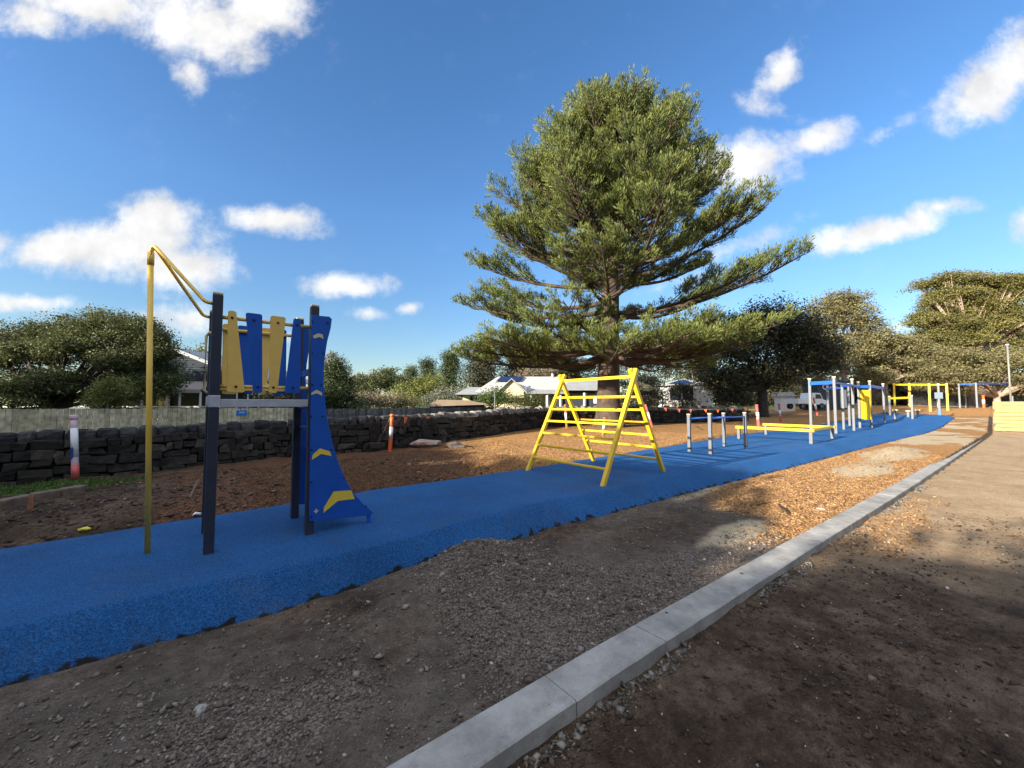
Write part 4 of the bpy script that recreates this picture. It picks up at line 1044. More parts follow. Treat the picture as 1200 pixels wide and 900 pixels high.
# cream house with pale metal roofs, centre
ch = empty('cream_house', (*W(625, 42), 0), 'cream house with pale metal roofs and solar panels left of the pine trunk', 'house')
Lc = local_frame(620, 42, .0); px_m = 42 / 460.0
def c_(u, v, k=0.0): return Lc((u - 620) * px_m, k, Z(v, 42))
w_ = MB(); lbox(w_, Lc, (541 - 620) * px_m, (706 - 620) * px_m, 1.0, 12, -.2, Z(461, 42)); w_.build('wall', M['cream_wall'], ch)
def hip(b, u0, u1, ve, ridge_u0, ridge_u1, vr, depth, k0=0.2):
    e = [c_(u0, ve, k0), c_(u1, ve, k0), c_(u1, ve, k0 + depth), c_(u0, ve, k0 + depth)]
    m0 = c_(ridge_u0, vr, k0 + depth / 2); m1 = c_(ridge_u1, vr, k0 + depth / 2)
    b.add([*e, m0, m1], [(0, 1, 5, 4), (1, 2, 5), (2, 3, 4, 5), (3, 0, 4), (3, 2, 1, 0)])
r_ = MB(); hip(r_, 553, 700, 461, 581, 664, 437.5, 10); r_.build('roof', M['metal_roof'], ch)
r_ = MB(); hip(r_, 533, 580, 462.5, 545, 570, 452.5, 7, -.6); r_.build('roof', M['grey_roof'], ch)
r_ = MB(); hip(r_, 655, 724, 458, 672, 712, 443.5, 9, -1.2); r_.build('roof', M['grey_roof'], ch)
# projecting cream gable
gb = MB(); gb.prism([c_(590, 466, -1.6), c_(613.5, 466, -1.6), c_(613.5, 459, -1.6), c_(599.5, 446.5, -1.6), c_(586.5, 458, -1.6)], tuple(np.array(c_(600, 460, .6)) - np.array(c_(600, 460, -1.6)))); gb.build('gable', M['cream_wall'], ch)
r_ = MB()
for (u, v) in ((583.5, 460.5), (616.5, 461)):
    r_.prism([c_(599.5, 445.6, -1.9), c_(u, v, -1.9), c_(u, v, 4.6), c_(599.5, 445.6, 4.6)], (0, 0, .09))
r_.build('gable_roof', M['metal_roof'], ch)
# solar array lying on the roof slope
def on_slope(u, v, lift=.12):   # main roof front slope plane: k from 0.2 (v=461) to 5.2 (v=437.5)
    z = Z(v, 42); z0, z1 = Z(461, 42), Z(437.5, 42); t = (z - z0) / (z1 - z0); return Lc((u - 620) * px_m * (1 + .012 * t), .2 + 5 * t, z + lift)
so = MB(); so.prism([on_slope(580, 446.5), on_slope(608, 446.5), on_slope(615, 439.5), on_slope(586, 439.5)], (0, 0, .05)); so.build('solar_panel', M['solar'], ch)
so = MB(); so.prism([on_slope(609, 446.5), on_slope(611.5, 446.5), on_slope(617, 440.5), on_slope(615.8, 439.5)], (0, 0, .05)); so.build('solar_panel', M['solar'], ch)
cp = MB(); lbox(cp, Lc, (646 - 620) * px_m, (703 - 620) * px_m, -1.4, -1.0, -.2, Z(463.5, 42)); cp.build('carport_opening', M['slate_dark'], ch)
for u in (622, 640, 655, 682): MB().bar(c_(u, 476, -1.6), c_(u, 461, -1.6), .22, .22).build('porch_post', M['white'], ch)
po = MB(); po.prism([c_(615, 462, -2.0), c_(660, 462, -2.0), c_(656, 457.5, 0), c_(617, 457.5, 0)], (0, 0, .08)); po.build('porch_roof', M['grey_roof'], ch)
MB().bar(c_(617, 463, -.1), c_(617, 449, 2), .15, .1).build('downpipe', M['white'], ch)
MB().tube([c_(653, 438.5, 4.9), c_(653, 434, 4.9)], .12, 8).build('roof_finial', M['white'], ch)
o = MB(); lbox(o, Lc, (550 - 620) * px_m, (555 - 620) * px_m, .9, .97, Z(472, 42), Z(464, 42)); o.build('window', M['glass'], ch)
o = MB(); lbox(o, Lc, (556.5 - 620) * px_m, (562 - 620) * px_m, .9, .97, Z(472, 42), Z(464, 42)); o.build('window', M['glass'], ch)
# tan low shed before it
shd = empty('tan_shed', (*W(535, 33), 0), 'low tan roofed shed half hidden behind the fence left of the cream house', 'shed')
Ls = local_frame(535, 33, .2)
o = MB(); lbox(o, Ls, -2.2, 2.4, 0, 3, -.2, Z(474, 33)); o.build('wall', M['slate_dark'], shd)
o = MB(); o.prism([Ls(-2.7, -.4, Z(476.5, 33)), Ls(-1.6, -.4, Z(468.5, 33)), Ls(1.0, -.4, Z(469, 33)), Ls(2.7, -.4, Z(474, 33))], tuple(np.array(Ls(0, 3.4, 0)) - np.array(Ls(0, -.4, 0)))); o.build('roof', M['tan_roof'], shd)

# white house right of the pine
wh = empty('white_house', (*W(803, 44), 0), 'white house with pale hipped roof and dark window right of the pine trunk', 'house')
Lw = local_frame(803, 44, -.55); pm = 44 / 460.0
o = MB(); lbox(o, Lw, -2.9, 2.3, 0, 6.5, -.2, Z(451.5, 44)); o.build('wall', M['white_wall'], wh)
e = [Lw(-3.3, -.5, Z(451.8, 44)), Lw(2.8, -.5, Z(451.8, 44)), Lw(2.8, 7, Z(451.8, 44)), Lw(-3.3, 7, Z(451.8, 44))]
o = MB(); o.add([*e, Lw(-.6, 2.6, Z(442, 44)), Lw(-.1, 4.6, Z(442, 44))], [(0, 1, 4), (1, 2, 5, 4), (2, 3, 5), (3, 0, 4, 5), (3, 2, 1, 0)]); o.build('roof', M['metal_roof'], wh)
o = MB(); o.prism([Lw(-1.9, .15, Z(450.2, 44)), Lw(1.0, .15, Z(450.2, 44)), Lw(-.2, 1.9, Z(444.6, 44)), Lw(-.9, 1.9, Z(444.6, 44))], (0, 0, .06)); o.build('solar_panel', M['solar'], wh)
o = MB(); lbox(o, Lw, -1.6, .9, -.05, -.01, Z(469, 44), Z(454, 44)); o.build('window', M['glass'], wh)
o = MB()
for rr in (-1.6, -.35, .9): o.bar(Lw(rr, -.07, Z(469, 44)), Lw(rr, -.07, Z(454, 44)), .1, .05)
o.build('window_frame', M['white'], wh)
# pale building far right behind the swings
fb = empty('pale_building', (*W(1052, 66), 0), 'pale cream building between tree trunks behind the yellow swing frame', 'building')
Lb = local_frame(1050, 66, -.2)
o = MB(); lbox(o, Lb, -2.2, 3.0, 0, 6, .3, Z(451, 66)); o.build('wall', mat('pale_green_wall', (.55, .58, .45), .8), fb)
o = MB(); o.prism([Lb(-2.6, -.4, Z(451, 66)), Lb(3.4, -.4, Z(451, 66)), Lb(1.4, -.4, Z(445.5, 66)), Lb(-.9, -.4, Z(445.5, 66))], tuple(np.array(Lb(0, 6.6, 0)) - np.array(Lb(0, -.4, 0)))); o.build('roof', M['grey_roof'], fb)
for rr in (-1.2, .9):
    o = MB(); lbox(o, Lb, rr, rr + .9, -.06, -.01, Z(463, 66), Z(455, 66)); o.build('window', M['glass'], fb)
# pale shed by the dark tree + the dark shop front with white lettering
ps = empty('white_shed', (*W(925, 47), 0), 'small white shed between the dark tree and the white truck', 'shed')
Lp = local_frame(923, 47, -.3)
o = MB(); lbox(o, Lp, -.7, .75, 0, 2.4, .0, Z(464, 47)); o.build('wall', M['white_wall'], ps)
o = MB(); o.prism([Lp(-.95, -.2, Z(464.5, 47)), Lp(.95, -.2, Z(464.5, 47)), Lp(.4, -.2, Z(459.5, 47)), Lp(-.9, -.2, Z(459.5, 47))], tuple(np.array(Lp(0, 2.6, 0)) - np.array(Lp(0, -.2, 0)))); o.build('roof', M['metal_roof'], ps)
sh = empty('dark_kiosk', (*W(974, 45), 0), 'dark kiosk with white lettering on its front behind the pull-up posts', 'kiosk')
Lk = local_frame(974, 45, 0)
o = MB(); lbox(o, Lk, -1.5, 1.9, 0, 2.4, 0, Z(449, 45)); o.build('wall', M['slate_dark'], sh)
o = MB(); lbox(o, Lk, -1.7, 2.1, -.3, 2.6, Z(449, 45), Z(447.4, 45)); o.build('roof', M['slate_dark'], sh)
o = MB(); lbox(o, Lk, 1.0, 1.7, -.06, -.01, Z(478, 45), Z(457, 45)); o.build('door', M['white_wall'], sh)
cu = bpy.data.curves.new('lettering', 'FONT'); cu.body = 'Quay'; cu.size = .8; cu.extrude = .02; cu.align_x = 'LEFT'
tmp = bpy.data.objects.new('lettering', cu); COL.objects.link(tmp); bpy.context.view_layer.update()
lme = bpy.data.meshes.new_from_object(tmp.evaluated_get(bpy.context.evaluated_depsgraph_get())); bpy.data.objects.remove(tmp)
to = bpy.data.objects.new('lettering', lme); COL.objects.link(to); to.data.materials.clear(); to.data.materials.append(M['white'])
p = Lk(-1.05, -.06, Z(456.3, 45)); to.parent = sh; to.location = (p[0] - sh.location.x, p[1] - sh.location.y, p[2]); to.rotation_euler = (math.pi / 2, 0, YAW - math.pi / 2)

# white truck
tr = empty('work_truck', (*W(955, 43), 0), 'white tray truck parked behind the pull-up station', 'truck')
Lt = local_frame(953, 43, .15); z0 = Z(479.5, 43)
o = MB(); o.prism([Lt(-.05, 0, z0 + .5), Lt(1.65, 0, z0 + .5), Lt(1.65, 0, z0 + .95), Lt(1.25, 0, z0 + 1.1), Lt(.95, 0, z0 + 1.75), Lt(.1, 0, z0 + 1.8), Lt(-.05, 0, z0 + 1.1)], tuple(np.array(Lt(0, 1.7, 0)) - np.array(Lt(0, 0, 0)))); o.build('cab', M['white'], tr, bevel=.06)
o = MB(); o.prism([Lt(.25, -.015, z0 + 1.15), Lt(1.1, -.015, z0 + 1.15), Lt(.85, -.015, z0 + 1.62), Lt(.3, -.015, z0 + 1.65)], tuple(np.array(Lt(0, .01, 0)) - np.array(Lt(0, 0, 0)))); o.build('window', M['glass'], tr)
o = MB(); lbox(o, Lt, -1.9, -.1, -.05, 1.75, z0 + .6, z0 + .75)
for k in (-.05, 1.7): lbox(o, Lt, -1.9, -.1, k, k + .05, z0 + .75, z0 + 1.15)
lbox(o, Lt, -1.9, -1.85, 0, 1.7, z0 + .75, z0 + 1.15); o.build('tray', M['white'], tr)
for rr in (-1.35, 1.05):
    for k in (-.02, 1.55):
        c0, c1 = Lt(rr, k, z0 + .33), Lt(rr, k + .2, z0 + .33)
        o = MB().tube([c0, c1], .33, 16).build('wheel', M['tyre'], tr)
        c0, c1 = Lt(rr, k - .01, z0 + .33), Lt(rr, k + .21, z0 + .33)
        MB().tube([c0, c1], .17, 12).build('rim', M['grey_post'], o)

# wire fence panels and pole at right
M['wire'] = mat('galvanised_wire', (.45, .46, .46), .5, .4)
def wire_panel(u0, u1, d0, d1, label, vt=456, vb=477):
    a = W(u0, d0); c = W(u1, d1); r = empty('wire_fence_panel', (*a, 0), label, 'wire fence', 'wire fence panels beyond the chips')
    za, zc = Z(vt, d0), Z(vt, d1); ga, gc = gz1(*a), gz1(*c); ga = min(ga, za - 1.5); gc = min(gc, zc - 1.5)
    b = MB()
    for p, zt, g0 in ((a, za, ga), (c, zc, gc)): b.tube([(*p, g0 - .1), (*p, zt)], .045, 8)
    b.tube([(*a, za), (*c, zc)], .035, 8); b.tube([(*a, ga + .15), (*c, gc + .15)], .03, 8); b.build('frame', M['wire'], r)
    m = MB(); L = math.dist(a, c); n = int(L / .35)
    for i in range(-6, n + 1):
        for s_ in (0, 1):
            t0, t1 = i / n, (i + 6) / n
            if s_: t0, t1 = t1, t0
            # clip the diagonal to the panel
            f0, f1 = 0.0, 1.0; dt = t1 - t0
            lo, hi = sorted(((0 - t0) / dt, (1 - t0) / dt)); f0, f1 = max(0, lo), min(1, hi)
            if f1 - f0 < .02: continue
            P = []
            for f in (f0, f1):
                t = t0 + dt * f; P.append((a[0] + (c[0] - a[0]) * t, a[1] + (c[1] - a[1]) * t, (ga + (gc - ga) * t + .15) * (1 - f) + (za + (zc - za) * t) * f))
            m.bar(P[0], P[1], .012, .012)
    m.build('mesh', M['wire'], r)
LB = ['wire fence panel behind the yellow swing frame', 'wire fence panel between the yellow and blue swing frames', 'wire fence panel behind the blue swing frame', 'wire fence panel behind the timber stack']
for i, (u0, u1) in enumerate(((1064, 1098), (1099, 1131), (1132, 1168), (1169, 1215))):
    wire_panel(u0, u1, 55, 55, LB[i])
pl = empty('steel_pole', (*W(1184, 40), .8), 'tall slim pale steel pole standing behind the timber stack', 'pole')
x, y = W(1184, 40); MB().tube([(x, y, .3), (x, y, Z(404, 40))], .075, 10).build('shaft', mat('pale_steel', (.22, .215, .19), .5, .1), pl, smooth=True); MB().tube([(x, y, Z(404, 40)), (x, y, Z(403.2, 40))], .13, 10).build('cap', M['white'], pl)
# slim street-side pole by the fence, power poles far away
def pole(u, d, vt, r, label, m, arm=False):
    x, y = W(u, d); ro = empty('utility_pole', (x, y, 0), label, 'pole')
    MB().tube([(x, y, -.3), (x, y, Z(vt, d))], [r, r * .8], 10).build('shaft', m, ro)
    if arm: 
        a = RT * .9; MB().bar((x - a[0], y - a[1], Z(vt, d) - .35), (x + a[0], y + a[1], Z(vt, d) - .35), .1, .14).build('crossarm', M['log'], ro)
    else: MB().tube([(x, y, Z(vt, d)), (x, y, Z(vt, d) + .06)], [r * 1.6, r * .6], 10).build('cap', m, ro)
pole(580, 24.5, 460, .05, 'thin pale pole by the grey fence left of the yellow frame', M['grey_post'])
pole(437, 80, 432, .16, 'wooden power pole with crossarm among the distant trees', M['log'], True)
pole(424, 90, 436, .14, 'bare pale power pole among the distant trees', M['bark_pale'])
pole(776, 30, 457, .05, 'thin grey pole right of the yellow frame by the white house', M['grey_post'])

# ------------------------------------------------------------------ foliage
def leaf_cloud(cen, per, spread, size, aspect=.55, upbias=.3, flat=1.0, tint_c=None, droop=0.0):
    """per leaf quads round every clump centre -> (N,4,3) corners and tint"""
    n = len(cen) * per
    c = np.repeat(cen, per, 0) + rng.normal(0, 1, (n, 3)) * np.array([1, 1, flat]) * (spread if np.isscalar(spread) else np.repeat(spread, per)[:, None])
    a = rng.normal(0, 1, (n, 3)); a[:, 2] = a[:, 2] * .6 - droop; a /= np.linalg.norm(a, axis=1)[:, None]
    nn = rng.normal(0, 1, (n, 3)); nn[:, 2] += upbias * 2
    b_ = np.cross(nn, a); b_ /= (np.linalg.norm(b_, axis=1)[:, None] + 1e-9)
    s = size * rng.uniform(.6, 1.35, n)[:, None]
    a = a * s * .5; b_ = b_ * s * .5 * aspect
    Q = np.stack([c - a, c - a * .1 + b_, c + a, c - a * .1 - b_], 1)
    t = np.repeat(rng.uniform(0, 1, len(cen)) if tint_c is None else tint_c, per) * .65 + rng.uniform(0, .35, n)
    return Q, np.clip(t, 0, 1)

def tree(label, x, y, z0, lobes, leaf, lm, bark, tr=.25, cat='tree', name='tree', group=None, per=26, spread=.45, flat=.7, dens=1.0, fork=.35, shell=.45, trunk_lean=(0, 0), limbs=True, upbias=.4, aspect=.55, twigs=5, droop=0.0):
    """lobes: (right, ahead, up, r_right, r_ahead, r_up, clumps) relative to the base"""
    ro = empty(name, (x, y, z0), label, cat, group)
    cens = []; wood = MB()
    tops = max(l[2] for l in lobes)
    fk = Vector((trunk_lean[0], trunk_lean[1], tops * fork))
    if limbs:
        wood.tube([(0, 0, -.25), (fk.x * .1, fk.y * .1, .25), (fk.x * .5, fk.y * .5, fk.z * .5), tuple(fk)], [tr * 1.35, tr * 1.05, tr * .9, tr * .75], 9)
    for (r, k, u, rr, rk, ru, n) in lobes:
        n = int(n * dens); c = RT * r + FW * k + np.array([0, 0, u])
        d = rng.normal(0, 1, (n, 3)); d /= np.linalg.norm(d, axis=1)[:, None]
        rad = (shell + (1 - shell) * rng.uniform(0, 1, n)) * rng.uniform(.82, 1.1, n)
        d = d * rad[:, None]
        d[:, 2] = np.where(d[:, 2] < -.55, d[:, 2] * .6, d[:, 2])
        P = c + RT * (d[:, 0:1] * rr) + FW * (d[:, 1:2] * rk) + np.array([0, 0, 1.0]) * (d[:, 2:3] * ru)
        P = P[P[:, 2] > .1]
        cens.append(P)
        if limbs:
            C = Vector(c); mid = (fk + C) / 2 + Vector((random.uniform(-.3, .3), random.uniform(-.3, .3), random.uniform(-.1, .4)))
            e = C - Vector((0, 0, ru * .35))
            wood.tube([tuple(fk), tuple(mid), tuple(e)], [tr * .6, tr * .38, tr * .2], 7)
            for q in P[:twigs]:
                qq = Vector(q); m2 = (e + qq) / 2 + Vector((0, 0, -.15 * ru)); st_ = e if random.random() < .5 else mid
                wood.tube([tuple(st_), tuple((st_ + qq) / 2 + Vector((0, 0, .1 * ru))), tuple(qq)], [tr * .2, tr * .11, tr * .04], 5)
    if limbs: wood.build('trunk', bark, ro, smooth=True, off=(0, 0, 0))
    cen = np.concatenate(cens)
    if leaf > .15: leaf *= .68; per = int(per * 1.9)
    Q, t = leaf_cloud(cen, per, spread, leaf, aspect, upbias, flat, droop=droop)
    k = len(Q); o = arrmesh('crown' if cat != 'shrub' else 'foliage', Q.reshape(-1, 3), np.arange(4 * k).reshape(-1, 4), lm, tint=t)
    o.parent = ro
    return ro

LM = {
 'pine': leafmat('pine_needles', (.020, .038, .013), (.20, .225, .050), .06),
 'dark': leafmat('dark_cypress', (.026, .027, .014), (.085, .080, .036), .12),
 'olive': leafmat('olive_leaf', (.045, .060, .020), (.140, .145, .050), .2),
 'tan': leafmat('tan_green_leaf', (.095, .092, .042), (.26, .23, .105), .2),
 'coast': leafmat('coastal_leaf', (.036, .050, .020), (.19, .20, .07), .25),
 'lime': leafmat('lime_leaf', (.085, .105, .025), (.27, .28, .075), .25),
 'grey': leafmat('grey_leaf', (.10, .11, .075), (.26, .26, .19), .15),
 'green': leafmat('mid_green_leaf', (.035, .065, .018), (.11, .16, .045), .2),
 'dry': leafmat('dry_leaf', (.13, .10, .06), (.27, .22, .14), .15),
 'spread': leafmat('spreading_pine_leaf', (.070, .070, .022), (.220, .200, .060), .15),
}

# --- the big pine: whorls of long limbs, each with side sprays of upright tufts
def big_pine():
    bx, by = W(713, 25.0); bz = gz1(bx, by)
    ro = empty('pine_tree', (bx, by, bz), 'huge tiered pine tree with thick brown trunk behind the yellow frame', 'tree')
    H = 22.7; lean = RT * .85
    def axis_at(z): t = max(0, z - 2) / H; return lean * (t ** 1.2)
    wood = MB()
    zs = [-.3, .25, .8, 1.6, 3, 5, 8, 12, 16, 19.6, 20.7]
    rs = [1.2, .98, .82, .73, .68, .62, .58, .42, .28, .13, .04]
    wood.tube([tuple(axis_at(z) + np.array([0, 0, z])) for z in zs], rs, 16)
    PROF = [(4.2, 10.0), (5.6, 10.9), (7.0, 11.0), (8.8, 11.0), (10.0, 9.9), (11.4, 9.5), (12.8, 8.8), (14.5, 8.0), (16.4, 7.1), (18.0, 6.2), (19.3, 5.2), (20.3, 4.1), (20.9, 3.0), (21.4, 1.3)]
    pz = [p[0] for p in PROF]; pr = [p[1] for p in PROF]
    tiers = [(4.4, 9), (5.2, 9), (5.9, 8), (8.8, 7), (9.4, 4), (11.9, 8), (12.6, 6), (13.7, 8), (14.7, 8), (15.7, 9), (16.6, 10), (17.4, 10), (18.1, 11), (18.8, 11), (19.4, 11), (19.9, 11), (20.4, 11), (20.8, 10), (21.2, 8)]
    tp = []; td = []; ts = []; tt = []
    for ti, (zt, nb) in enumerate(tiers):
        a0 = rng.uniform(0, 6.28)
        for k in range(nb):
            az = a0 + 2 * math.pi * k / nb + rng.normal(0, .18)
            dirv = np.array([math.cos(az), math.sin(az), 0.0])
            R = np.interp(zt, pz, pr) * rng.uniform(.78, 1.05)
            if zt < 7.5: R *= rng.uniform(.70, .97)
            # limbs towards the camera stay a little shorter
            toward = -float(dirv @ FW)
            if toward > .5: R *= .9
            slope = np.interp(zt, [4, 9, 14, 18, 23], [.02, .16, .38, .60, .80]) + rng.normal(0, .04)
            z0 = max(4.2 + rng.uniform(0, .9), zt - R * slope); z0 = min(z0, 22)
            tipz = zt + rng.normal(0, .6 if zt < 7.5 else .3)
            if zt > 12: tipz = 12 + (tipz - 12) * .92; z0 = min(z0, 12 + (z0 - 12) * .92)
            s0 = axis_at(z0) + np.array([0, 0, z0])
            sag = -R * np.interp(zt, [4, 9, 14, 20], [.12, .09, .05, .02])
            pts = []; m = 9
            side = np.array([-dirv[1], dirv[0], 0]) * rng.normal(0, .05) * R
            for j in range(m):
                t = j / (m - 1)
                p = s0 + dirv * R * t + side * t * t + np.array([0, 0, (tipz - z0) * (t ** 1.5)]) + np.array([0, 0, sag * 4 * t * (1 - t) * .6])
                pts.append(p)
            r0 = .055 + .013 * R
            wood.tube([tuple(p) for p in pts], [r0 * (1 - .85 * j / (m - 1)) for j in range(m)], 6, cap=False)
            P = np.array(pts)
            start = np.interp(zt, [4, 9, 14, 20], [.28, .40, .46, .32])
            nsub = int(6 + R * 2.2)
            tb = rng.beta(1.6, 1.6)    # tint of this limb
            for j in range(nsub):
                t = start + (1 - start) * (j + rng.uniform(0, 1)) / nsub
                fi = t * (m - 1); i0 = min(int(fi), m - 2); base = P[i0] + (P[i0 + 1] - P[i0]) * (fi - i0); tan = P[i0 + 1] - P[i0]; tan = tan / np.linalg.norm(tan)
                sd = 1 if j % 2 else -1
                perp = np.array([-tan[1], tan[0], 0.0]) * sd; perp /= np.linalg.norm(perp)
                ln = (.5 + .20 * R * (1 - t) + .13 * R * math.sin(math.pi * t)) * rng.uniform(.6, 1.3)
                sdir = tan * rng.uniform(.55, .9) + perp * rng.uniform(.55, .95) + np.array([0, 0, rng.uniform(.05, .5)])
                sdir /= np.linalg.norm(sdir)
                e = base + sdir * ln
                if ln > .8: wood.tube([tuple(base), tuple(base + sdir * ln * .55 - np.array([0, 0, .04])), tuple(e)], [.035, .025, .012], 4, cap=False)
                nt = max(2, int(ln / .165))
                for q in range(nt):
                    f = (q + rng.uniform(.2, 1.0)) / nt
                    if f < .42: continue
                    p = base + sdir * ln * f + rng.normal(0, .09, 3)
                    dd = sdir * .75 + np.array([0, 0, rng.uniform(.35, 1.0)]) + rng.normal(0, .22, 3)
                    tp.append(p); td.append(dd); ts.append(rng.uniform(.40, .66)); tt.append(np.clip(tb * .5 + rng.uniform(0, .5), 0, 1))
            for q in range(int(R * 1.6)):
                t = rng.uniform(start, 1.02); fi = min(t, 1) * (m - 1); i0 = min(int(fi), m - 2); p = P[i0] + (P[i0 + 1] - P[i0]) * (fi - i0); tan = P[i0 + 1] - P[i0]; tan = tan / np.linalg.norm(tan)
                tp.append(p + rng.normal(0, .08, 3)); td.append(tan * .8 + np.array([0, 0, .7]) + rng.normal(0, .28, 3)); ts.append(rng.uniform(.40, .64)); tt.append(np.clip(tb * .5 + rng.uniform(0, .5), 0, 1))
    # leader tufts
    for q in range(50):
        z = rng.uniform(19.2, 20.7); p = axis_at(z) + np.array([0, 0, z]) + rng.normal(0, .35, 3) * np.array([1, 1, .3]); tp.append(p); td.append(rng.normal(0, .5, 3) + np.array([0, 0, 1])); ts.append(.5); tt.append(rng.uniform(0, 1))
    tp = np.array(tp); td = np.array(td); td /= np.linalg.norm(td, axis=1)[:, None]; ts = np.array(ts); tt = np.array(tt)
    per = 34; n = len(tp) * per
    axd = np.repeat(td, per, 0); f = rng.uniform(0, 1, (n, 1)) ** .8; Lc = np.repeat(ts, per)[:, None]
    rad_ = rng.normal(0, 1, (n, 3)); rad_ -= axd * np.sum(rad_ * axd, 1)[:, None]; rad_ /= np.linalg.norm(rad_, axis=1)[:, None]
    rr_ = np.sqrt(rng.uniform(0, 1, (n, 1)))
    b0 = np.repeat(tp, per, 0) + axd * Lc * f * .8 + rad_ * rr_ * (.05 + .15 * f) * (Lc / .5)
    ax = axd * rng.uniform(.7, 1.1, (n, 1)) + rad_ * rr_ * .55 + rng.normal(0, .12, (n, 3)); ax /= np.linalg.norm(ax, axis=1)[:, None]
    L = rng.uniform(.15, .25, (n, 1))
    w = np.cross(ax, rad_ + rng.normal(0, .6, (n, 3))); w /= np.linalg.norm(w, axis=1)[:, None]; w = w * rng.uniform(.014, .024, (n, 1))
    Q = np.stack([b0 - w * .6, b0 + ax * L * .6 - w, b0 + ax * L, b0 + ax * L * .6 + w], 1)
    # blunt tips
    t = np.clip(np.repeat(tt, per) * .55 + f[:, 0] * .35 + rng.uniform(0, .12, n), 0, 1)
    o = arrmesh('crown', Q.reshape(-1, 3), np.arange(4 * n).reshape(-1, 4), LM['pine'], tint=t); o.parent = ro
    wood.build('trunk', M['bark'], ro, smooth=True, off=(0, 0, 0))
    print('pine tufts', len(tp), 'quads', n)
big_pine()

def at_tree(u, d, vb=None): x, y = W(u, d); return x, y, (gz1(x, y) if vb is None else Z(vb, d))
def px(d): return d / 460.0

# left coastal tree: low spreading crown on sweeping limbs
x, y, z = at_tree(78, 19.5); s = px(19.5); zz = lambda v, d=19.5: Z(v, d) - z
tree('broad low coastal tree with sweeping dark limbs overhanging the pale fence', x, y, z,
     [((40 - 78) * s, 1, zz(388), 52 * s, 1.6, 24 * s, 130), ((105 - 78) * s, .5, zz(384), 48 * s, 1.6, 24 * s, 160), ((150 - 78) * s, .2, zz(390), 40 * s, 1.4, 24 * s, 130), ((180 - 78) * s, 0, zz(408), 22 * s, .9, 22 * s, 70), ((-15 - 78) * s, 1, zz(395), 50 * s, 1.6, 26 * s, 110), ((-75 - 78) * s, .5, zz(400), 50 * s, 1.6, 30 * s, 80),
      ((135 - 78) * s, .8, zz(418), 45 * s, 1.2, 22 * s, 120), ((172 - 78) * s, .3, zz(440), 20 * s, .8, 20 * s, 60), ((90 - 78) * s, 1.2, zz(412), 44 * s, 1.2, 16 * s, 90), ((20 - 78) * s, 1.2, zz(418), 40 * s, 1.0, 12 * s, 50), ((165 - 78) * s, .9, zz(440), 36 * s, .8, 24 * s, 110), ((120 - 78) * s, 1.6, zz(432), 40 * s, .8, 18 * s, 90), ((188 - 78) * s, .1, zz(452), 14 * s, .6, 16 * s, 40), ((60 - 78) * s, 1.8, zz(440), 40 * s, .7, 16 * s, 60), ((100 - 78) * s, -.9, zz(408), 34 * s, .6, 14 * s, 60), ((150 - 78) * s, -.8, zz(425), 26 * s, .5, 12 * s, 40), ((45 - 78) * s, -.6, zz(412), 30 * s, .5, 9 * s, 36), ((10 - 78) * s, -.3, zz(425), 30 * s, .5, 10 * s, 36), ((95 - 78) * s, -1.1, zz(450), 40 * s, .5, 16 * s, 80), ((45 - 78) * s, -1.0, zz(458), 30 * s, .5, 12 * s, 50), ((175 - 78) * s, -.6, zz(455), 22 * s, .5, 18 * s, 45)],
     0.105, LM['coast'], M['bark_dark'], tr=.19, per=95, spread=.24, flat=.6, fork=.28, shell=.25, twigs=8, trunk_lean=(-.5, -.2), droop=.3)
x, y, z = at_tree(130, 17.5); s = px(17.5)
tree('pale yellow-green rounded bush over the fence under the coastal tree', x, y, z, [(0, 0, Z(459, 17.5) - z, 24 * s, .8, 18 * s, 60), (-8 * s, 0, Z(472, 17.5) - z, 20 * s, .8, 14 * s, 30)], .085, LM['lime'], M['bark_pale'], tr=.08, cat='shrub', name='shrub', per=80, spread=.15, limbs=True)
x, y, z = at_tree(15, 20); s = px(20)
tree('green leafy bush at the far left behind the fence', x, y, z, [(0, 0, Z(445, 20) - z, 34 * s, 1, 24 * s, 70), (-50 * s, 0, Z(450, 20) - z, 34 * s, 1, 24 * s, 60)], .10, LM['green'], M['bark'], tr=.1, cat='shrub', name='shrub', per=80, spread=.2)
x, y, z = at_tree(30, 18); s = px(18)
tree('low olive bush at the far left close behind the fence', x, y, z, [(0, 0, Z(474, 18) - z, 30 * s, .6, 13 * s, 45)], .13, LM['olive'], M['bark'], tr=.06, cat='shrub', name='shrub', per=30, spread=.16)
x, y, z = at_tree(236, 46); s = px(46)
tree('distant tan-topped tree rising behind the slate blue house', x, y, z, [(0, 0, Z(420, 46) - z, 20 * s, 2, 14 * s, 40), (16 * s, 0, Z(436, 46) - z, 24 * s, 2, 18 * s, 40)], .4, LM['tan'], M['bark_pale'], tr=.2, per=30, spread=.4)
x, y, z = at_tree(325, 21); s = px(21)
tree('dark green hedge bush behind the tower slats by the house end', x, y, z, [(0, 0, Z(462, 21) - z, 26 * s, .9, 20 * s, 60)], .16, LM['dark'], M['bark'], tr=.08, cat='shrub', name='shrub', per=34, spread=.2)
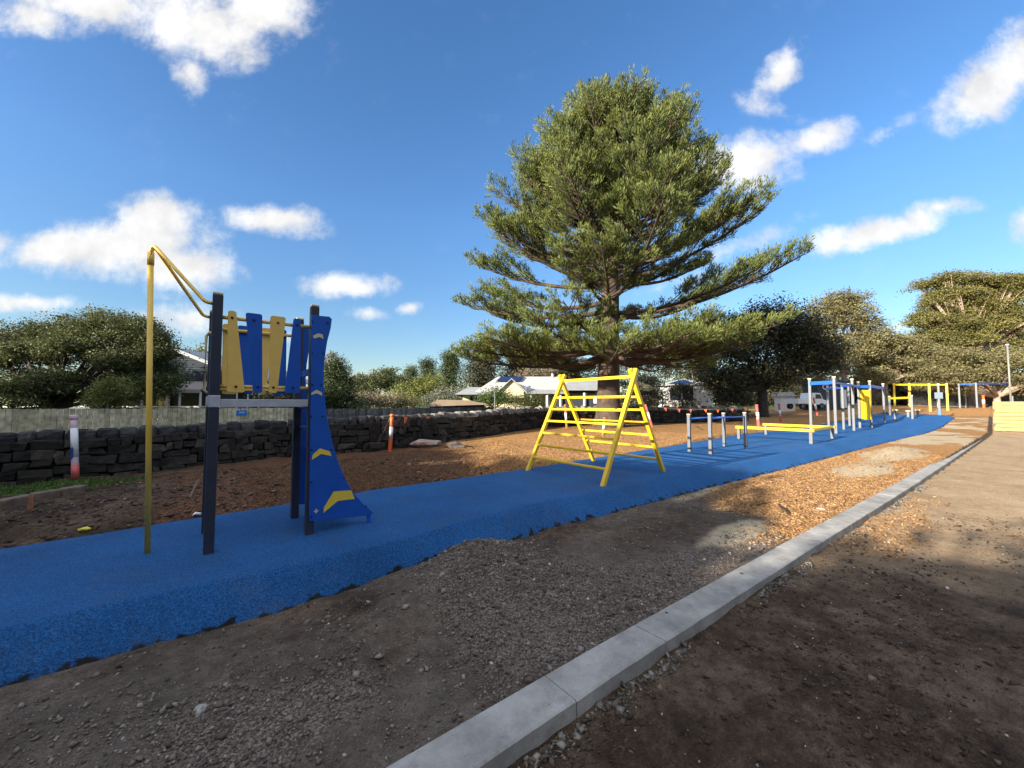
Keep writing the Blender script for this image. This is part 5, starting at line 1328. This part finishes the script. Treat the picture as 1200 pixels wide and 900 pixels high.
# dark conical tree right of the tower
LM['farpine'] = leafmat('far_pine', (.030, .050, .020), (.095, .115, .040), .12)
x, y, z = at_tree(394, 29); s = px(29)
tree('dense dark green conical tree just right of the tower panel', x, y, z, [(0, 0, Z(432, 29) - z, 12 * s, .9, 14 * s, 35), (0, 0, Z(446, 29) - z, 20 * s, 1.3, 16 * s, 70), (3 * s, 0, Z(460, 29) - z, 26 * s, 1.6, 16 * s, 90), (4 * s, 0, Z(474, 29) - z, 28 * s, 1.7, 12 * s, 70)], .13, LM['farpine'], M['bark_dark'], tr=.15, per=80, spread=.26, flat=.8)
x, y, z = at_tree(388, 60); s = px(60)
tree('brownish tree top showing above the dark conical tree', x, y, z, [(0, 0, Z(424, 60) - z, 15 * s, 2, 12 * s, 30), (4 * s, 0, Z(440, 60) - z, 18 * s, 2, 14 * s, 30)], .4, LM['dry'], M['bark'], tr=.2, per=26, spread=.45)
FARG = 'distant trees and shrubs beyond the grey fence'
def far(label, u, d, lob, lm, leaf, per=28, spread=.4, tr=.2, cat='tree', name='tree', **kw):
    x, y = W(u, d); z = 0.0; s = px(d)
    if 'thicket' in label or 'hedge line' in label or 'tree mass' in label: lob = lob + [(r, k - .5, 467, rr, 10, int(n * .9)) for (r, k, v, rr, ru, n) in lob]
    tree(label, x, y, z, [(r * s, k, Z(v, d) - z, rr * s, rr * s * .8, ru * s, n) for (r, k, v, rr, ru, n) in lob], leaf, lm, M['bark_pale'], tr=tr, cat=cat, name=name, per=per, spread=spread, group=FARG, **kw)
far('olive grey gum tree left of the bright lime bush', 440, 62, [(0, 0, 450, 26, 14, 50), (10, 0, 444, 18, 12, 40), (-14, 0, 462, 24, 14, 50)], LM['olive'], .42)
far('hazy low olive trees along the skyline right of the conical tree', 415, 88, [(0, 0, 450, 22, 12, 40), (16, 0, 448, 18, 10, 40), (-8, 0, 462, 30, 12, 40)], LM['tan'], .5)
far('grey-green tree behind the lime bush, topping the skyline', 458, 70, [(0, 0, 446, 22, 14, 50), (14, 0, 452, 18, 16, 40)], LM['olive'], .42)
far('bright lime green bushy tree in the middle distance', 480, 52, [(0, 0, 458, 20, 12, 55), (22, 0, 450, 19, 14, 60), (8, 0, 466, 32, 10, 60)], LM['lime'], .34)
far('grey-green rounded shrub between lime bush and cream house', 526, 45, [(0, 0, 464, 22, 11, 60), (14, 0, 467, 18, 9, 40), (-14, 0, 470, 18, 8, 40)], LM['grey'], .26, cat='shrub', name='shrub')
far('dry brownish low shrub above the grey fence near the tower', 428, 40, [(0, 0, 468, 22, 8, 50), (18, 0, 471, 20, 7, 40)], LM['dry'], .24, cat='shrub', name='shrub')
far('pale straggly shrub above the grey fence below the lime bush', 462, 42, [(0, 0, 469, 20, 9, 50), (16, 0, 473, 18, 6, 30)], LM['tan'], .24, cat='shrub', name='shrub')
def umbrella_pine(label, u, d, vt, hw, layers, lm=LM['green']):
    x, y = W(u, d); s = px(d); lobs = []
    for i in range(layers):
        t = i / max(1, layers - 1); v = vt + 6 + t * (462 - vt); lobs.append((rng.normal(0, .1), 0, Z(v, d), hw * s * (.55 + .5 * min(1, t * 2)), hw * s * .8, 7.5 * s, 46))
    tree(label, x, y, 0, lobs, .40, lm, M['bark_dark'], tr=.3, per=30, spread=.55, flat=.9, group=FARG, fork=.8, shell=.15)
umbrella_pine('tall domed pine, the tallest left of the cream house roof', 528, 75, 413, 19, 7, LM['farpine'])
umbrella_pine('domed dark pine top just left of the tallest far pine', 502, 85, 421, 15, 5, LM['farpine'])
umbrella_pine('small domed pine top above the lime bush', 483, 92, 430, 14, 4, LM['farpine'])
umbrella_pine('tiered dark pine behind the cream house left roof end', 566, 62, 398, 26, 8, LM['dark'])
umbrella_pine('dark pine behind the cream house ridge', 606, 68, 408, 28, 7, LM['dark'])
umbrella_pine('dark pine behind the house just left of the big trunk', 655, 70, 406, 30, 7, LM['dark'])
far('rust brown tree canopy showing over the cream house ridge', 625, 60, [(0, 0, 437, 34, 6, 50)], LM['dry'], .34)
far('dark leafy shrub before the cream house left wall', 584, 36, [(0, 0, 464, 16, 10, 60), (-12, 0, 470, 12, 7, 30)], LM['green'], .22, cat='shrub', name='shrub')
far('clipped olive hedge before the cream gable', 612, 35, [(0, 0, 471, 20, 9, 60), (12, 0, 472, 14, 8, 40)], LM['olive'], .18, cat='shrub', name='shrub')
far('grey-leaved shrub just right of the big pine trunk', 758, 31, [(0, 0, 453, 16, 14, 70), (4, 0, 466, 20, 12, 70)], LM['grey'], .2, cat='shrub', name='shrub')
far('small dark creeper shrub before the white house window', 800, 41, [(0, 0, 455, 13, 5, 35), (4, 0, 473, 16, 4, 25)], LM['dark'], .22, cat='shrub', name='shrub')
far('yellow-green tree between the big pine and the dark cypress', 812, 58, [(0, 0, 420, 26, 20, 70), (10, 0, 445, 26, 18, 60)], LM['olive'], .4)
far('round clipped green shrub beside the wall under the dark cypress', 872, 40, [(0, 0, 470, 14, 6, 40)], LM['green'], .2, cat='shrub', name='shrub')
# big dark cypress
x, y, z = at_tree(893, 37); s = px(37); zq = lambda v: Z(v, 37) - z
tree('massive dark cypress tree right of the big pine', x, y, z, [((860 - 893) * s, 0, zq(400), 46 * s, 3, 34 * s, 150), ((905 - 893) * s, 0, zq(382), 44 * s, 3, 30 * s, 150), ((940 - 893) * s, 0, zq(405), 40 * s, 3, 34 * s, 140), ((955 - 893) * s, 0, zq(420), 32 * s, 2.6, 24 * s, 100), ((845 - 893) * s, 0, zq(440), 34 * s, 2.5, 24 * s, 80), ((900 - 893) * s, 0, zq(436), 46 * s, 2.5, 24 * s, 120), ((850 - 893) * s, -1, zq(462), 20 * s, 1.4, 12 * s, 40)],
     .30, LM['dark'], M['bark_dark'], tr=.5, per=50, spread=.5, flat=.8, fork=.3, shell=.4)
far('tan-green rounded tree left of the forked pale trunk', 990, 52, [(-16, 0, 372, 26, 26, 110), (12, 0, 368, 30, 26, 120), (20, 0, 405, 34, 26, 120), (-8, 0, 420, 36, 24, 110), (36, 0, 392, 22, 22, 60), (4, 0, 350, 20, 14, 40), (-26, 0, 392, 24, 20, 60), (30, 0, 440, 26, 14, 60), (-40, 0, 440, 30, 18, 60)], LM['tan'], .36, per=34, spread=.42, tr=.4, fork=.35)
# spreading trees at the right, layered flat clumps on pale limbs
def spreading(label, u, d, lob, lm, tr=.5, fork=.3):
    x, y = W(u, d); z = gz1(x, y); s = px(d)
    r3 = random.Random(int(u)); ext = []
    for (a, k, v, rr, ru, n) in lob:
        for q in range(3):
            ext.append((a + r3.uniform(-1, 1) * rr, k + r3.uniform(-2, 2), v + r3.uniform(-.4, 1.5) * ru, rr * r3.uniform(.3, .6), ru * r3.uniform(.6, 1.1), int(n * .35)))
    lob = [(a, k, v, rr, ru * 1.1, int(n * .75)) for (a, k, v, rr, ru, n) in lob] + ext
    tree(label, x, y, z, [((a - u) * s, k, Z(v, d) - z, rr * s, 2.6, ru * s, n) for (a, k, v, rr, ru, n) in lob], .36, lm, M['bark_pale'], tr=tr, per=34, spread=.44, flat=.6, fork=fork, shell=.25, dens=1.15, twigs=10, group='spreading trees along the right skyline')
spreading('pale forked-trunk tree with flat olive crown behind the pull-up bars', 1037, 54, [(1050, 0, 402, 34, 12, 80), (1075, 0, 412, 36, 12, 90), (1030, 0, 425, 26, 10, 60), (1065, 0, 428, 34, 10, 70), (1095, 0, 425, 26, 12, 60)], LM['tan'], .42, .34)
spreading('broad domed tree with layered olive crown at the right edge', 1142, 60, [(1135, 0, 326, 36, 9, 80), (1165, 0, 328, 38, 9, 90), (1110, 0, 345, 30, 9, 60), (1195, 0, 338, 36, 12, 80), (1150, 0, 355, 40, 11, 100), (1105, 0, 374, 34, 11, 80), (1170, 0, 380, 40, 12, 100), (1130, 0, 396, 40, 12, 100), (1195, 0, 400, 34, 14, 80), (1225, 0, 370, 34, 20, 80), (1090, 0, 392, 26, 10, 60), (1122, 0, 360, 34, 15, 60), (1160, 1, 343, 32, 13, 55), (1182, 0, 364, 30, 15, 60), (1142, 0, 380, 40, 13, 70), (1108, 1, 360, 20, 14, 36)], LM['spread'], .7, .38)
spreading('lower twisted tree with pale branches behind the timber stack', 1168, 53, [(1120, 0, 420, 34, 11, 90), (1160, 0, 425, 36, 12, 90), (1195, 0, 420, 34, 14, 90), (1140, 0, 443, 40, 9, 70), (1205, 0, 445, 30, 10, 60), (1100, 0, 440, 24, 9, 50), (1230, 0, 425, 30, 18, 60)], LM['tan'], .42, .22)
far('dark undergrowth thicket behind the yellow swing frame', 1085, 64, [(0, 0, 442, 34, 12, 90), (30, 0, 446, 30, 10, 70), (60, 0, 448, 34, 10, 80), (100, 0, 447, 36, 12, 80), (-20, 0, 455, 18, 8, 30)], LM['dark'], .4, per=34, spread=.5, cat='shrub', name='shrub')
far('dark low thicket beneath the broad domed tree at the right edge', 1170, 72, [(0, 0, 455, 40, 16, 110), (40, 0, 452, 36, 18, 110), (-45, 0, 456, 36, 14, 90), (75, 0, 450, 40, 20, 90)], LM['spread'], .45, per=34, spread=.55, cat='shrub', name='shrub')
far('dark thicket behind the truck and pull-up posts', 985, 66, [(0, 0, 452, 44, 16, 110), (-50, 0, 455, 40, 14, 90), (45, 0, 450, 30, 14, 70)], LM['dark'], .45, per=34, spread=.55, cat='shrub', name='shrub')
far('dark hedge line behind the white house and cypress', 850, 66, [(0, 0, 452, 50, 16, 110), (-60, 0, 446, 46, 20, 110), (60, 0, 450, 40, 16, 80)], LM['dark'], .45, per=34, spread=.55, cat='shrub', name='shrub')
far('dense dark tree mass behind the cream house roof', 690, 72, [(0, 0, 438, 50, 18, 110), (-60, 0, 440, 46, 14, 90), (45, 0, 444, 40, 18, 80)], LM['dark'], .45, per=34, spread=.55)
far('brown dry shrub below the forked trunk by the far path', 1026, 50, [(0, 0, 462, 8, 9, 25)], LM['dry'], .26, cat='shrub', name='shrub')

# trees behind the photographer that shade the foreground
SUN_AZ = np.array([-.9984, .056, 0.0]); EL = math.radians(17.7)
def shade_tree(label, ox, oy, lobes, n0=1.0):
    ro = empty('shade_tree', (ox, oy, -.35), label, 'tree', 'shade trees behind the photographer')
    wood = MB(); cens = []; hmax = max(l[2] for l in lobes)
    wood.tube([(0, 0, -.2), (0, 0, hmax * .5)], [.35, .25], 9)
    for (dx, dy, dz, rx, ry, rz, n) in lobes:
        d = rng.normal(0, 1, (int(n * n0), 3)); d /= np.linalg.norm(d, axis=1)[:, None]; d *= rng.uniform(.3, 1.0, len(d))[:, None] ** .5
        cens.append(np.array([dx, dy, dz]) + d * np.array([rx, ry, rz])); wood.tube([(0, 0, hmax * .35), (dx * .6, dy * .6, dz * .7), (dx, dy, dz)], [.16, .1, .05], 6)
    cen = np.concatenate(cens); Q, t = leaf_cloud(cen, 22, .34, .5, .6, .2, .8)
    k = len(Q); o = arrmesh('crown', Q.reshape(-1, 3), np.arange(4 * k).reshape(-1, 4), LM['dark'], tint=t); o.parent = ro
    wood.build('trunk', M['bark'], ro, off=(0, 0, 0), smooth=True)
SX = -16.0
def need(x, y, z=-.25):   # crown height at x = SX that just shades ground point (x, y)
    t = (x - SX) / .9984; return y + .056 * t, z + t * math.tan(EL)
shade_tree('dense tall shade tree with its crown over the path line', SX, 6.6, [(0, 0, 4.4, 2.2, 2.2, 3.6, 300), (0, -.6, 6.6, 1.6, 1.2, 1.95, 160), (0, 1.2, 6.4, 1.6, 1.5, 1.7, 150), (0, 2.6, 4.4, 2, 2, 2.9, 200), (0, -2.0, 4.3, 1.6, 1.5, 3.3, 170), (0, -2.9, 3.6, 1.6, 1.4, 2.9, 140)])
shade_tree('dense shade tree standing left of the path line', SX, 12.6, [(0, 0, 4.0, 2.4, 2.6, 3.4, 320), (0, 2.6, 4.4, 2.2, 2.2, 3.4, 260), (0, -2.4, 4.2, 2.0, 2.2, 3.1, 220), (0, 5.6, 4.6, 2.4, 2.6, 4.2, 300)])
shade_tree('dense shade tree standing far left of the path line', SX - 1, 22.5, [(0, 0, 4.4, 2.4, 3.6, 4.4, 340), (0, -3.6, 4.2, 2.2, 2.6, 4.0, 260), (0, 4, 4.4, 2.2, 3, 4.2, 260)])
shade_tree('dense tall shade tree standing right of the path line', SX, -1.6, [(0, 0, 4.5, 2.4, 3.0, 4.4, 420), (0, 3.0, 3.8, 1.8, 1.5, 3.6, 240), (0, 1.4, 6.2, 1.8, 1.6, 2.2, 170), (0, -3.4, 4.4, 2.2, 2.6, 4.0, 330), (0, 4.2, 3.2, 1.6, 1.3, 3.2, 150)])
shade_tree('dense shade tree standing far right of the path line', SX, -9.5, [(0, 0, 4.5, 2.4, 3.6, 4.6, 400), (0, 3.0, 4.3, 2.2, 2.4, 4.3, 280), (0, -4, 4.2, 2.2, 3.2, 4.2, 280)])

for i, (tx, ty) in enumerate(((-11, -12.5), (-4.5, -13), (2.5, -12.6), (9.5, -13.2), (17, -13.6))):  # unseen side row, added to cut sky light from the right
    shade_tree(['dense tree at the rear right corner, first of the side row', 'dense tree in the side row right of the kerb, second from the rear', 'dense tree in the side row right of the kerb, middle one', 'dense tree in the side row right of the kerb, second from the front', 'dense tree in the side row right of the kerb, nearest the front'][i], tx, ty, [(0, 0, 5.5, 3.4, 2.6, 5.2, 420), (2.2, .4, 4.2, 2.2, 2.2, 4, 160), (-2.2, .4, 4.2, 2.2, 2.2, 4, 160)])

# ------------------------------------------------------------------ sky, sun, camera
world = bpy.data.worlds.new('World'); SC.world = world; world.use_nodes = True
nt = world.node_tree; N = nt.nodes.new; L = nt.links.new
bg = nt.nodes['Background']
sky = N('ShaderNodeTexSky'); sky.sky_type = 'NISHITA'; sky.sun_disc = False
sky.sun_elevation = EL; sky.sun_rotation = math.atan2(SUN_AZ[0], SUN_AZ[1]); sky.air_density = 1.0; sky.dust_density = .35; sky.ozone_density = 2.2
SKY_STRENGTH = .13
tc = N('ShaderNodeTexCoord'); D = tc.outputs['Generated']
def vdot(v):
    n = N('ShaderNodeVectorMath'); n.operation = 'DOT_PRODUCT'; n.inputs[1].default_value = v; L(D, n.inputs[0]); return n.outputs['Value']
def mth(op, a, b_=None, c=None, clamp=False):
    n = N('ShaderNodeMath'); n.operation = op; n.use_clamp = clamp
    for i, q in enumerate((a, b_, c)):
        if q is None: continue
        if isinstance(q, (int, float)): n.inputs[i].default_value = q
        else: L(q, n.inputs[i])
    return n.outputs[0]
fwd = mth('MAXIMUM', vdot(tuple(FW)), .03)
ca = mth('DIVIDE', vdot(tuple(RT)), fwd); cb = mth('DIVIDE', vdot((0, 0, 1)), fwd)
cmb = N('ShaderNodeCombineXYZ'); L(ca, cmb.inputs[0]); L(cb, cmb.inputs[1])
# warp a little so that cloud edges are ragged
nz = N('ShaderNodeTexNoise'); nz.inputs['Scale'].default_value = 6; nz.inputs['Detail'].default_value = 8; nz.inputs['Roughness'].default_value = .56; L(cmb.outputs[0], nz.inputs['Vector'])
wv = N('ShaderNodeVectorMath'); wv.operation = 'MULTIPLY_ADD'; L(nz.outputs['Color'], wv.inputs[0]); wv.inputs[1].default_value = (.10, .07, 0); 
sub = N('ShaderNodeVectorMath'); sub.operation = 'SUBTRACT'; L(cmb.outputs[0], sub.inputs[0]); sub.inputs[1].default_value = (.05, .035, 0); L(sub.outputs[0], wv.inputs[2])
Pc = wv.outputs[0]
# clouds of the sky, each (column, row, half length, half height, tilt deg, density) of its place on the sky map
CL = [(120, 5, 130, 34, -4, 1.0), (235, 30, 105, 52, -14, 1.05), (300, 12, 85, 44, 0, 1.0), (222, 85, 26, 40, 10, .75), (40, 20, 80, 26, -8, .85),
      (150, 285, 105, 42, 6, 1.15), (185, 255, 62, 34, 0, 1.1), (205, 310, 80, 34, -4, 1.1), (70, 290, 85, 26, 6, 1.0), (30, 357, 80, 14, -3, .9), (215, 372, 60, 24, 0, .75), (0, 285, 40, 20, 0, .7),
      (325, 258, 62, 19, -8, .95), (408, 335, 60, 19, -2, 1.0), (430, 371, 26, 10, 0, .7), (480, 363, 16, 9, 8, .7), (320, 395, 40, 10, 0, .5),
      (915, 85, 52, 20, 48, .85), (900, 125, 50, 14, -20, .5), (880, 190, 80, 36, 14, .95), (960, 165, 70, 22, 20, .75), (1035, 155, 50, 14, 26, .5),
      (1165, 95, 90, 36, 36, 1.2), (1225, 60, 70, 50, 30, 1.15), (1035, 268, 110, 18, 14, 1.1), (1100, 245, 44, 12, 8, .8), (980, 285, 46, 16, 22, .85), (1205, 262, 34, 24, 40, .8), (1050, 380, 50, 7, 10, .5), (880, 285, 80, 16, 24, .6), (800, 330, 60, 14, 12, .4)]
acc = None
for (u, v, hw, hh, tl, op) in CL:
    X, Y, Q = ray(u, v); f = X * FW[0] + Y * FW[1]; r_ = (X * RT[0] + Y * RT[1]) / f; k_ = Q / f
    mp = N('ShaderNodeMapping'); mp.vector_type = 'TEXTURE'; mp.inputs['Location'].default_value = (r_, k_, 0); mp.inputs['Rotation'].default_value = (0, 0, math.radians(tl)); mp.inputs['Scale'].default_value = (hw / 460 * 1.38, hh / 460 * 1.38, 1)
    L(Pc, mp.inputs['Vector'])
    ln = N('ShaderNodeVectorMath'); ln.operation = 'LENGTH'; L(mp.outputs[0], ln.inputs[0])
    m_ = mth('MULTIPLY', mth('SUBTRACT', 1.0, ln.outputs['Value'], clamp=True), op)
    acc = m_ if acc is None else mth('SMOOTH_MAX', acc, m_, .12)
n2 = N('ShaderNodeTexNoise'); n2.inputs['Scale'].default_value = 9; n2.inputs['Detail'].default_value = 12; n2.inputs['Roughness'].default_value = .64; L(cmb.outputs[0], n2.inputs['Vector'])
den = mth('ADD', acc, mth('MULTIPLY', mth('MULTIPLY', mth('SUBTRACT', n2.outputs['Fac'],   .5), 1.5), mth('MULTIPLY', acc, 4.0, clamp=True)))
mr = N('ShaderNodeMapRange'); mr.interpolation_type = 'SMOOTHSTEP'; mr.inputs[1].default_value = .11; mr.inputs[2].default_value = .82; L(den, mr.inputs[0])
gate = mth('GREATER_THAN', vdot(tuple(FW)), .05)
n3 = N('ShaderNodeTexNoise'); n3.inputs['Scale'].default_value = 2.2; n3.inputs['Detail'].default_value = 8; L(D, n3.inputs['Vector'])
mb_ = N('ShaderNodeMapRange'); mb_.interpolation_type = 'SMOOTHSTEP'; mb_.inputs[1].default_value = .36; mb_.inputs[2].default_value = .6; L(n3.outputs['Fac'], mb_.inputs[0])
bk = N('ShaderNodeMapRange'); bk.interpolation_type = 'SMOOTHSTEP'; bk.inputs[1].default_value = .42; bk.inputs[2].default_value = .75; L(mth('SUBTRACT', vdot((0, 0, 1)), mth('MULTIPLY', mth('MAXIMUM', vdot(tuple(FW)), 0.0), .9)), bk.inputs[0])  # unseen cloud cover overhead and behind the camera, added as neutral fill light
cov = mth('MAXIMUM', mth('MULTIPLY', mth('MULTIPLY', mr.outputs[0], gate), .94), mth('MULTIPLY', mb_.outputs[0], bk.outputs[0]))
# cloud colour: white crowns, soft grey bases by thickness
mr2 = N('ShaderNodeMapRange'); mr2.inputs[1].default_value = .36; mr2.inputs[2].default_value = .60; mr2.inputs[3].default_value = 2.35; mr2.inputs[4].default_value = 3.15; L(nz.outputs['Fac'], mr2.inputs[0])
boost = N('ShaderNodeMapRange'); boost.inputs[1].default_value = .35; boost.inputs[2].default_value = -.1; boost.inputs[3].default_value = 1.0; boost.inputs[4].default_value = 2.0; L(vdot(tuple(FW)), boost.inputs[0])  # brightens the added fill clouds outside the view
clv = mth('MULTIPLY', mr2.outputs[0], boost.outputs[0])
cc = N('ShaderNodeVectorMath'); cc.operation = 'SCALE'; cc.inputs[0].default_value = (1.0, .985, .96); L(clv, cc.inputs['Scale'])
hs_ = N('ShaderNodeHueSaturation'); hs_.inputs['Hue'].default_value = .506; hs_.inputs['Saturation'].default_value = 1.22; hs_.inputs['Value'].default_value = .65; L(sky.outputs[0], hs_.inputs['Color'])
hz = N('ShaderNodeMapRange'); hz.inputs[1].default_value = 0; hz.inputs[2].default_value = .42; hz.inputs[3].default_value = .64; hz.inputs[4].default_value = 1.12; L(vdot((0, 0, 1)), hz.inputs[0])
hv = N('ShaderNodeVectorMath'); hv.operation = 'SCALE'; L(hs_.outputs[0], hv.inputs[0]); L(hz.outputs[0], hv.inputs['Scale'])
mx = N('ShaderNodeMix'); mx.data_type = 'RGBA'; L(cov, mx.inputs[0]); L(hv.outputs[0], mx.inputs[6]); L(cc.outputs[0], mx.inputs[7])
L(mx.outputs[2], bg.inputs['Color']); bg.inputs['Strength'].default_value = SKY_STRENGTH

sd = bpy.data.lights.new('sun', 'SUN'); sd.energy = 4.6; sd.angle = math.radians(.53); sd.color = (1, .90, .74)
so = bpy.data.objects.new('sun', sd); COL.objects.link(so)
sv = Vector((SUN_AZ[0] * math.cos(EL), SUN_AZ[1] * math.cos(EL), math.sin(EL)))
so.rotation_euler = sv.to_track_quat('Z', 'Y').to_euler(); so.location = sv * 60

cd = bpy.data.cameras.new('camera'); cd.sensor_fit = 'HORIZONTAL'; cd.sensor_width = 36; cd.lens = F * 36; cd.clip_start = .05; cd.clip_end = 3000
co = bpy.data.objects.new('camera', cd); COL.objects.link(co); co.location = (0, 0, EYE)
dirv = Vector((FW[0] * math.cos(PITCH), FW[1] * math.cos(PITCH), math.sin(PITCH)))
co.rotation_euler = dirv.to_track_quat('-Z', 'Y').to_euler()
SC.camera = co
SC.view_settings.view_transform = 'Standard'; SC.view_settings.look = 'None'; SC.view_settings.gamma = 1.0; SC.view_settings.exposure = 1.5
SC.cycles.max_bounces = 5; SC.cycles.diffuse_bounces = 2; SC.cycles.transparent_max_bounces = 4
SC.cycles.use_denoising = True; SC.cycles.use_adaptive_sampling = True; SC.cycles.adaptive_threshold = .02
